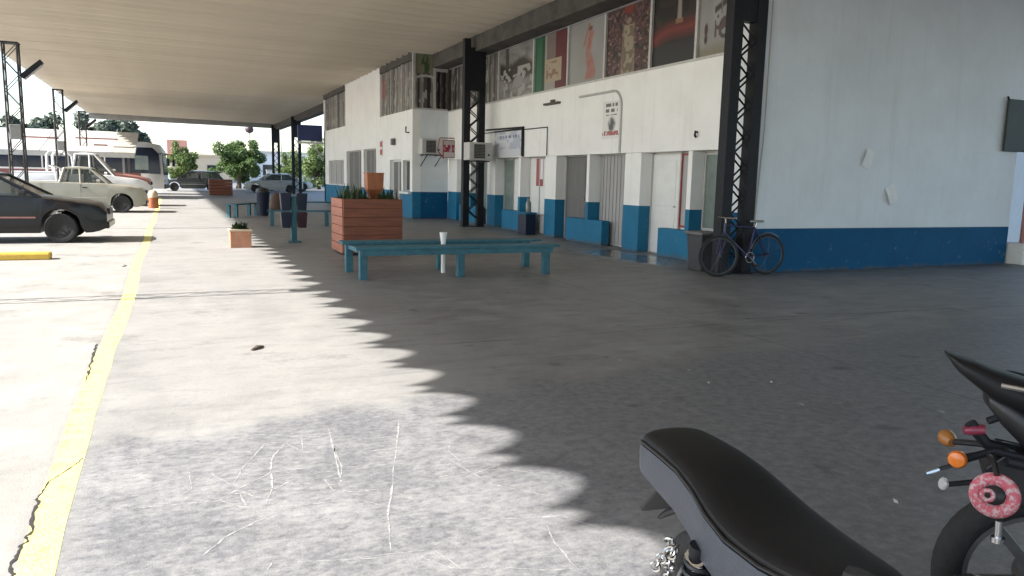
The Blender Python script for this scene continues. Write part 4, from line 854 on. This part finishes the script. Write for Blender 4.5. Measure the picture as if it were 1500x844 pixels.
# ---------------------------------------------------------------- vehicles (local: x forward, near side is -y)
def vehicle(name, label, cat, loc, rz, L, Wd, wb, fo, r, belt, hood, roofz, cab, paint, group=None, box_back=None, clear=.2, bonnet=None):
    """L length, front bumper at x=0, wheels at -fo and -fo-wb; cab = x of windscreen base, screen top, rear top, rear base; belt(x) height profile list"""
    t = thing(name, label, cat, loc, rz, group); hw = Wd / 2
    def lerp(tab, x): return float(np.interp(x, [p[0] for p in tab][::-1], [p[1] for p in tab][::-1]))
    wx = (-fo, -fo - wb); xs = sorted(set(np.round(np.concatenate([np.linspace(-L, 0, 34)] + [np.linspace(c - r * 1.22, c + r * 1.22, 17) for c in wx]), 3)))
    rings = []
    for x in xs:
        zb = clear + .1 * max(0, (x + .35) / .35) ** 2 + .12 * max(0, (-L + .35 - x) / .35) ** 2
        for c in wx:
            if abs(x - c) < r * 1.22: zb = max(zb, r + math.sqrt((r * 1.22) ** 2 - (x - c) ** 2))
        zt = lerp(belt, x); w = hw * (1 - .16 * max(0, (x + .7) / .7) ** 2.2 - .10 * max(0, (-L + .6 - x) / .6) ** 2); zb = min(zb, zt - .05); zm = (zb + zt) / 2 + .05
        zm = min(max(zm, zb + .01), zt - .02)
        rings.append([(x, -w * .9, zb), (x, -w * .985, zb + .02), (x, -w, zm), (x, -w * .965, zt - .02), (x, -w * .90, zt), (x, -w * .4, zt + .02), (x, w * .4, zt + .02), (x, w * .90, zt), (x, w * .965, zt - .02), (x, w, zm), (x, w * .985, zb + .02), (x, w * .9, zb)])
    body = MB().loft(rings).build('body', paint, t, smooth=True, local=True)
    a, b, c, d = cab; z0 = lambda x: lerp(belt, x) - .01
    def side(s, off): return [(a, s * (hw * .88 + off), z0(a)), (b, s * (hw * .72 + off), roofz - .05), (c, s * (hw * .72 + off), roofz - .05), (d, s * (hw * .88 + off), z0(d))]
    g0, g1 = side(-1, 0), side(1, 0)
    MB().add(g0 + g1, [(0, 1, 2, 3), (4, 7, 6, 5), (0, 4, 5, 1), (3, 2, 6, 7), (1, 5, 6, 2), (0, 3, 7, 4)]).build('window', 'carglass', t, local=True)
    for sy in (-1, 1):
        xs_ = (a + d) / 2 + .05; MB().loft([[(xs_ + q, sy * hw * .42 + u * wd, z) for q, u in ((-.08, -1), (.06, -1), (.06, 1), (-.08, 1))] for z, wd in ((z0(xs_) - .1, .22), (z0(xs_) + .16, .21), (z0(xs_) + .2, .11), (z0(xs_) + .34, .10))]).build('seat', 'curtaind', t, local=True, smooth=True)
    MB().torus((a - .42, hw * .42, z0(a) + .04), (1, 0, .45), .17, .016, 20, 6).build('steering_wheel', 'black', t, local=True, smooth=True)
    MB().loft([[(x, yy * w, roofz - .055 + zz * h) for yy, zz in ((-1, 0), (-.97, .6), (-.6, 1), (.6, 1), (.97, .6), (1, 0))] for x, w, h in ((b + .06, hw * .73, .03), (b - .15, hw * .75, .06), ((b + c) / 2, hw * .76, .075), (c + .15, hw * .75, .06), (c - .06, hw * .73, .03))]).build('roof', paint, t, smooth=True, local=True)
    pil = MB()
    for sgn, g_ in ((-1, g0), (1, g1)):
        pil.tube(g_[0], g_[1], .032, 6); pil.tube(g_[3], g_[2], .05, 6); m = (a + d) / 2 - .1; pil.tube((m, sgn * hw * .885, z0(m)), (m - .02, sgn * hw * .73, roofz - .05), .035, 6); pil.tube(g_[1], g_[2], .035, 6); pil.tube((a, sgn * hw * .885, z0(a)), (d, sgn * hw * .885, z0(d)), .022, 6)
    pil.build('pillars', paint, t, smooth=True, local=True)
    for x in wx:
        for s in (-1, 1):
            w = MB().lathe((x, s * (hw - .17), r), (0, s, 0), [(r * .62, .0), (r * .93, 0), (r, .03), (r, .15), (r * .94, .18), (r * .66, .18), (r * .6, .165)], 28).build('wheel', 'rubber', t, smooth=True, local=True)
            rm = MB().lathe((x, s * (hw - .03), r), (0, s, 0), [(r * .6, 0), (r * .6, .014), (r * .5, .006), (r * .18, .012), (.03, .018)], 24).build('rim', 'alu', w, smooth=True, local=True)
            hs = MB()
            for k in range(7): q = 2 * PI * k / 7; hs.lathe((x + math.cos(q) * r * .4, s * (hw - .022), r + math.sin(q) * r * .4), (0, s, 0), [(r * .09, 0), (r * .09, .012)], 8)
            hs.build('rim_hole', 'black', rm, local=True)
    for s in (-1, 1):
        MB().loft([ring(a - .28 + q, z0(a) + .10, .07, .055, 2.4, 12, s * (hw + .06)) for q in (-.05, .0, .05)]).build('mirror', paint if paint != 'carblack' else 'black', t, smooth=True, local=True)
        MB().loft([ring(-.02 - q, hood - .17, .12, .06, 2.4, 12, s * (hw * .62)) for q in (.1, .04, -.005)]).build('headlight', 'lens', t, smooth=True, local=True)
        m = (a + d) / 2 - .1
        MB().box(m - .003, m + .003, s * hw * .985 - .012, s * hw * .985 + .012, clear + .12, z0(m) - .04).build('door_seam', 'black', t, local=True); MB().box(m + .06, m + .2, s * (hw - .005) - .014, s * (hw - .005) + .014, z0(m) - .16, z0(m) - .13).build('door_handle', 'black', t, local=True)
        MB().box(-fo - wb + r * 1.4, -fo - r * 1.4, s * (hw + .002) - .008, s * (hw + .002) + .008, clear + .30, clear + .33).build('side_moulding', 'hood' if paint == 'carblack' else 'shedd', t, local=True)
    MB().box(-.10, .035, -hw * .80, hw * .80, clear + .08, clear + .22).build('front_bumper', 'black' if paint != 'carblack' else paint, t, local=True, bevel=.03); MB().box(-L - .03, -L + .1, -hw * .82, hw * .82, clear + .1, clear + .26).build('rear_bumper', 'black' if paint != 'carblack' else paint, t, local=True, bevel=.03)
    MB().box(-.02, .03, -hw * .4, hw * .4, hood - .22, hood - .1).build('grille', 'black', t, local=True)
    return t, body
sed = [(0, .62), (-.05, .74), (-.3, .80), (-.9, .88), (-1.25, .93), (-3.3, .96), (-3.9, .95), (-4.25, .88), (-4.35, .7)]
vehicle('parked_car', 'black sedan parked nose to walkway beside the yellow wheel stop', 'car', (-1.22, 18.42, 0), R(-1), 4.35, 1.72, 2.55, .82, .30, sed, .78, 1.40, (-1.15, -1.95, -3.1, -3.75), 'carblack')
pk = [(0, .70), (-.06, .84), (-.5, .93), (-1.15, .99), (-1.3, 1.0), (-2.5, 1.02), (-4.35, 1.04), (-4.4, .95)]
pt, pb_ = vehicle('pickup_truck', 'cream small pickup parked behind the black car', 'pickup truck', (-.82, 30.5, 0), R(-1), 4.4, 1.72, 2.7, .75, .30, pk, .88, 1.55, (-1.15, -1.7, -2.45, -2.6), 'carcream')
MB().box(-4.3, -2.7, -.7, .7, 1.035, 1.048).build('cargo_cover', 'shedd', pt, local=True)
mb = MB()
for s in (-1, 1): mb.path([(-2.7, s * .62, 1.04), (-2.75, s * .6, 1.5), (-2.9, s * .55, 1.56)], .03, 6)
mb.tube((-2.9, -.55, 1.56), (-2.9, .55, 1.56), .03).build('roll_bar', 'doorw', pt, local=True)
ut = [(0, .8), (-.05, 1.0), (-.5, 1.12), (-1.3, 1.22), (-1.5, 1.25), (-5, 1.25), (-5.1, 1.1)]
ut_t, _ = vehicle('utility_truck', 'tall white utility truck with faded red bonnet behind the cream pickup', 'truck', (-.75, 36.0, 0), R(-1), 5.1, 1.85, 3.0, .85, .36, ut, 1.1, 2.12, (-1.35, -2.05, -2.7, -2.85), 'carwhite', clear=.3)
MB().loft([[(x, yy * w, z + zz) for yy, zz in ((-1, -.16), (-1, 0), (-.5, .045), (.5, .045), (1, 0), (1, -.16))] for x, z, w in ((-.03, 1.02, .74), (-.08, 1.09, .76), (-.5, 1.20, .83), (-1.33, 1.31, .86))]).build('bonnet', 'hood', ut_t, local=True, smooth=True)
for s in (-1, 1): MB().path([(-2.95, s * .75, 1.25), (-3.0, s * .72, 2.0), (-3.15, s * .65, 2.15), (-3.6, s * .65, 2.15), (-3.7, s * .72, 2.0), (-3.7, s * .75, 1.25)], .05, 8).build('rack_bar', 'doorw', ut_t, local=True, smooth=True)
MB().box(-4.9, -2.95, -.85, .85, 1.2, 1.35).build('cargo_bed', 'carwhite', ut_t, local=True, bevel=.02)
hat = [(0, .6), (-.05, .72), (-.9, .86), (-1.2, .92), (-3.6, .98), (-4.0, .9), (-4.1, .7)]
vehicle('parked_car', 'dark silver car parked across the far end beside the columns', 'car', (5.0, 60.5, 0), R(178), 4.2, 1.72, 2.5, .8, .30, sed, .78, 1.42, (-1.15, -1.9, -3.2, -3.9), 'carsilver')
vehicle('parked_car', 'long dark grey car in the shade at far end of canopy', 'car', (-.6, 62, 0), R(180), 4.3, 1.75, 2.55, .82, .31, sed, .78, 1.5, (-1.0, -1.9, -3.7, -4.2), 'cargrey')
vehicle('parked_car', 'far silver car with pale roof behind the distant lattice columns', 'car', (10.8, 66, 0), R(2), 4.3, 1.75, 2.55, .82, .31, sed, .78, 1.45, (-1.0, -1.9, -3.4, -4.1), 'carsilver')

def coach(loc, rz, label, L=11, lower='busw', band='busg', H=3.15, red=True, tall=False):
    t = thing('coach', label, 'coach', loc, rz, 'coaches parked at the bays'); w = 1.25
    rg = []
    for x, zt, ww in ((-L, H - .25, w - .08), (-L + .15, H - .05, w), (-L + .6, H, w), (-.9, H, w), (-.25, H - .12, w - .03), (.0, H - .5, w - .08), (.08, 1.2, w - .1)):
        rg.append([(x, -ww, .35), (x, -ww, zt - .25), (x, -ww * .9, zt - .04), (x, -ww * .5, zt), (x, ww * .5, zt), (x, ww * .9, zt - .04), (x, ww, zt - .25), (x, ww, .35)])
    MB().loft(rg).build('body', lower, t, smooth=True, local=True)
    first = None; n = 6; x0 = -L + .5; dx = (L - 2.0) / n
    for s in (-1, 1):
        for k in range(n): MB().box(x0 + k * dx + .04, x0 + (k + 1) * dx - .04, s * (w + .004) - .012, s * (w + .004) + .012, 1.5, 2.55).build('window', band, t, local=True, bevel=.01)
        MB().prism(([(-2.6, 1.35), (-.08, 1.25), (-.14, 2.5), (-.5, 2.86), (-2.6, 2.86)] if tall else [(-1.4, 1.35), (-.12, 1.25), (-.12, 2.45), (-.4, 2.62), (-1.4, 2.6)]), s * (w + .004) - .014, s * (w + .004) + .014).build('driver_window', band, t, local=True)
        if red: MB().box(-L + .2, -1.2, s * (w + .003) - .01, s * (w + .003) + .01, 1.0, 1.4).build('stripe', 'busr', t, local=True)
        if tall: MB().box(-1.5, -.75, s * (w + .022) - .006, s * (w + .022) + .006, 1.5, 2.35).build('side_pane', 'greeng', t, local=True)
        for x in (-2.4, -L + 3.0):
            MB().lathe((x, s * (w - .25), .48), (0, s, 0), [(.3, 0), (.48, .02), (.48, .24), (.32, .262), (.28, .22), (.05, .24)], 24).build('wheel', 'rubber', t, local=True, smooth=True)
            MB().lathe((x, s * (w - .02), .48), (0, s, 0), [(.60, 0), (.60, .016)], 28).build('wheel_arch', 'black', t, local=True)
        MB().path([(-.2, s * w, 2.5), (.35, s * (w + .25), 2.5), (.4, s * (w + .28), 2.2)], .03, 6).lathe((.4, s * (w + .28), 1.75), (0, 0, 1), [(.05, 0), (.1, .05), (.1, .4), (.05, .45)], 10).build('mirror', 'black', t, local=True, smooth=True)
        MB().box(.04, .14, s * .95 - .16, s * .95 + .16, .75, .95).build('headlight', 'lens', t, local=True, bevel=.02)
    MB().loft([[(x, yy * ww, z) for yy in (-1, -.5, .5, 1)] for x, z, ww in ((.10, 1.2, w - .13), (.075, 1.9, w - .13), (-.0, 2.62, w - .16))], closed=False, cap=False).build('windscreen', band, t, local=True, smooth=True)
    MB().box(.0, .16, -w + .1, w - .1, .35, .62).build('front_bumper', 'black', t, local=True, bevel=.04)
    return t
coach((-.35, 53.6, 0), R(-6), 'long white coach with dark windows and faded red stripe beyond the low shelter roof', L=12, lower='busw', H=3.2, tall=True)

# red and white barrier
bfn = thing('barrier', 'red and white striped barrier rail behind the cream pickup', 'barrier', (-6, 33.3, 0))
for x in (-8.6, -6.4, -4.2): MB().box(x - .04, x + .04, 33.26, 33.34, 0, 1.05).build('post', 'doorw', bfn)
MB().box(-9, -3.9, 33.27, 33.33, .98, 1.04).build('rail', 'doorw', bfn)
bar = MB().box(-8.95, -8.80, 33.28, 33.32, .55, .97).build('slat', 'red', bfn)
for k in range(1, 17): inst(bar, (k * .3, 0, 0))
bw = MB().box(-8.79, -8.66, 33.282, 33.318, .55, .97).build('slat', 'doorw', bfn)
for k in range(1, 17): inst(bw, (k * .3, 0, 0))

# shed and background buildings
sh = thing('shelter', 'low pale shelter roof with streaked sheets in front of the coach', 'shelter', (-8, 47, 0))
first = None
for k in range(27):
    x = -1.62 - k * 1.06; zz = random.uniform(-.015, .015)
    MB().loft([[(q, 44, 2.22 + zz), (q, 44, 2.34 + zz), (q, 50, 3.62 + zz), (q, 50, 3.5 + zz)] for q in (x, x - 1.05)]).build('roof_sheet', 'shed' if k % 3 else 'shedl', sh)
MB().box(-30.2, -1.66, 43.9, 43.985, 2.08, 2.30).build('gutter', 'shedd', sh)
for x in (-2.2, -9, -16, -23): MB().box(x - .05, x + .05, 44.3, 44.4, 0, 2.28).build('post', 'greyc', sh)
for x in (-2.2, -9, -16, -23): MB().box(x - .05, x + .05, 49.7, 49.8, 0, 3.44).build('post', 'greyc', sh)
for x0, x1, y0 in ((-7.2, -5.4, 47.2), (-4.6, -2.6, 47.4), (-3.6, -3.0, 45.6), (-9.6, -8.9, 46.4)): MB().box(x0, x1, y0, y0 + .18, 2.34 + (y0 - 44) * .2133 - .03, 2.34 + (y0 - 44) * .2133 + .09).build('ridge_strip', 'hood', sh)
gw = thing('boundary_wall', 'pale grey block wall behind the barrier at far left', 'wall', (-14, 60, 0)); MB().box(-40, -12.6, 60, 60.3, 0, 3.2).build('wall', 'shedd', gw); MB().box(-40.1, -12.5, 59.95, 60.35, 3.2, 3.3).build('coping', 'greyc', gw)
hs = thing('house', 'cream house with red tiled roof between the two small trees', 'house', (3.5, 112, 0))
MB().box(0, 7.5, 110, 118, 0, 3.4).build('wall', 'housew', hs); MB().loft([[(x, 109.3, 3.35), (x, 114, 5.6), (x, 118.7, 3.35), (x, 118.7, 3.2), (x, 109.3, 3.2)] for x in (-.3, 2.2)]).build('roof', 'roofr', hs); MB().box(2.25, 7.6, 109.8, 118.2, 3.41, 3.7).build('parapet', 'housew', hs)
for x in (1, 4.5):
    w = MB().box(x, x + 1.3, 109.9, 109.98, 1, 2.3).build('window', 'glass', hs); MB().box(x - .1, x + 1.4, 109.86, 109.9, .9, 1.0).build('sill', 'doorw', w)
h2 = thing('house', 'pale white low house behind the round bushy tree', 'house', (16, 118, 0))
MB().box(7.8, 24, 114, 124, 0, 4.2).build('wall', 'carwhite', h2); MB().box(7.6, 24.2, 113.8, 124.2, 4.2, 4.5).build('roof', 'shed', h2)
for x in (9, 12, 15, 18): MB().box(x, x + 1.4, 113.93, 114, 1.1, 2.6).build('window', 'glass', h2)
wl = thing('boundary_wall', 'white boundary wall behind the far parked cars', 'wall', (20, 82, 0)); MB().box(9, 40, 82, 82.25, 0, 1.7).build('wall', 'carwhite', wl); MB().box(8.95, 40.05, 81.95, 82.3, 1.7, 1.8).build('coping', 'shedd', wl)
def lamp(loc, h, label, head):
    t = thing('street_lamp', label, 'street lamp', loc, 0)
    MB().tube((0, 0, 0), (0, 0, h), .09, 8, .05).build('pole', 'greyc', t, local=True, smooth=True)
    if head == 'ball': MB().lathe((0, 0, h), (0, 0, 1), [(.1, 0), (.42, .15), (.5, .45), (.38, .75), (.1, .9)], 16).build('lamp_head', 'maroon', t, local=True, smooth=True)
    else: MB().path([(0, 0, h), (.4, 0, h + .3), (1.1, 0, h + .35)], .05, 6).box(1.0, 1.5, -.12, .12, h + .3, h + .42).build('lamp_arm', 'greyc', t, local=True)
    return t
lamp((8.6, 95, 0), 6.0, 'street lamp with round dark red head above the bushy tree', 'ball'); lamp((11.5, 90, 0), 6.4, 'thin pale street lamp right of the round headed lamp', 'arm')

def tree(name, label, loc, trunk, rad, nl, leaf, size, lm, group='trees beyond the terminal', seed=1):
    rd = random.Random(seed); t = thing(name, label, 'tree', loc, 0, group); rx, ry, rz = rad; cz = trunk + rz * .75
    tk = MB(); tk.path([(0, 0, 0), (.05, .03, trunk * .5), (-.03, 0, trunk), (0, 0, cz)], [rx * .09, rx * .07, rx * .055, rx * .02], 8)
    cl = []
    for _ in range(46):
        while True:
            p = Vector((rd.uniform(-1, 1), rd.uniform(-1, 1), rd.uniform(-1, 1)))
            if .25 < p.length < 1: break
        p = p * (.50 + .52 * rd.random() ** .7); cl.append((Vector((p.x * rx, p.y * ry, cz + p.z * rz)), rd.uniform(.13, .36) * min(rx, rz)))
    for c, r in cl[:12]: tk.path([(0, 0, trunk * .8), tuple((Vector((0, 0, cz * .75)) * .5 + c * .5)), tuple(c)], [rx * .04, rx * .025, rx * .008], 5)
    tk.build('trunk', 'bark', t, local=True, smooth=True); cm_ = MB()
    for _ in range(nl):
        c, r = rd.choice(cl); d = Vector((rd.gauss(0, 1), rd.gauss(0, 1), rd.gauss(0, 1))).normalized(); p = c + d * r * rd.uniform(.45, 1.05) * (1 if rd.random() > .12 else rd.uniform(1.0, 1.4)); p.z = max(p.z, trunk * .55)
        n_ = (d + Vector((rd.gauss(0, .6), rd.gauss(0, .6), rd.gauss(.3, .6)))).normalized(); a = n_.orthogonal().normalized(); b = n_.cross(a); s = size * rd.uniform(.6, 1.3); th = rd.uniform(0, 6.28); a, b = a * math.cos(th) + b * math.sin(th), b * math.cos(th) - a * math.sin(th)
        cm_.add([p - a * s, p - b * s * .45, p + a * s, p + b * s * .45], [(0, 1, 2, 3)])
    cm_.build('crown', lm, t, local=True); return t
tree('round_tree', 'round bushy green tree standing beyond end of the walkway', (5.6, 73.5, 0), .9, (2.9, 2.6, 2.0), 19000, 'm', .125, 'leafm', seed=3)
tree('small_tree', 'light green small tree right of the coach front', (.9, 75, 0), .9, (1.4, 1.3, 1.8), 8500, 'm', .11, 'leafl', seed=5)
tree('small_tree', 'pale green tree just left of the distant lattice columns', (11.2, 80, 0), 1.0, (1.7, 1.6, 1.6), 6000, 'm', .11, 'leafl', seed=6)
tree('leafy_tree', 'light green leafy tree filling the gap at the building end', (13.2, 76, 0), .4, (2.1, 2.1, 2.6), 9000, 'm', .12, 'leafl', seed=8)
tree('dense_tree', 'dark spreading tree above the shelter roof, left of its twin', (-10.5, 78, 0), 2.6, (3.8, 3.2, 2.0), 7000, 'm', .24, 'leafg', seed=9)
tree('dense_tree', 'dark spreading tree above the shelter roof near the end of the canopy', (-4.8, 80, 0), 2.8, (4.3, 3.2, 2.2), 8000, 'm', .24, 'leafg', seed=10)
tree('dense_tree', 'low dark tree top behind the shelter left of the second tower', (-14.5, 84, 0), 2.4, (3.0, 3.0, 1.7), 3000, 'm', .24, 'leafg', seed=11)
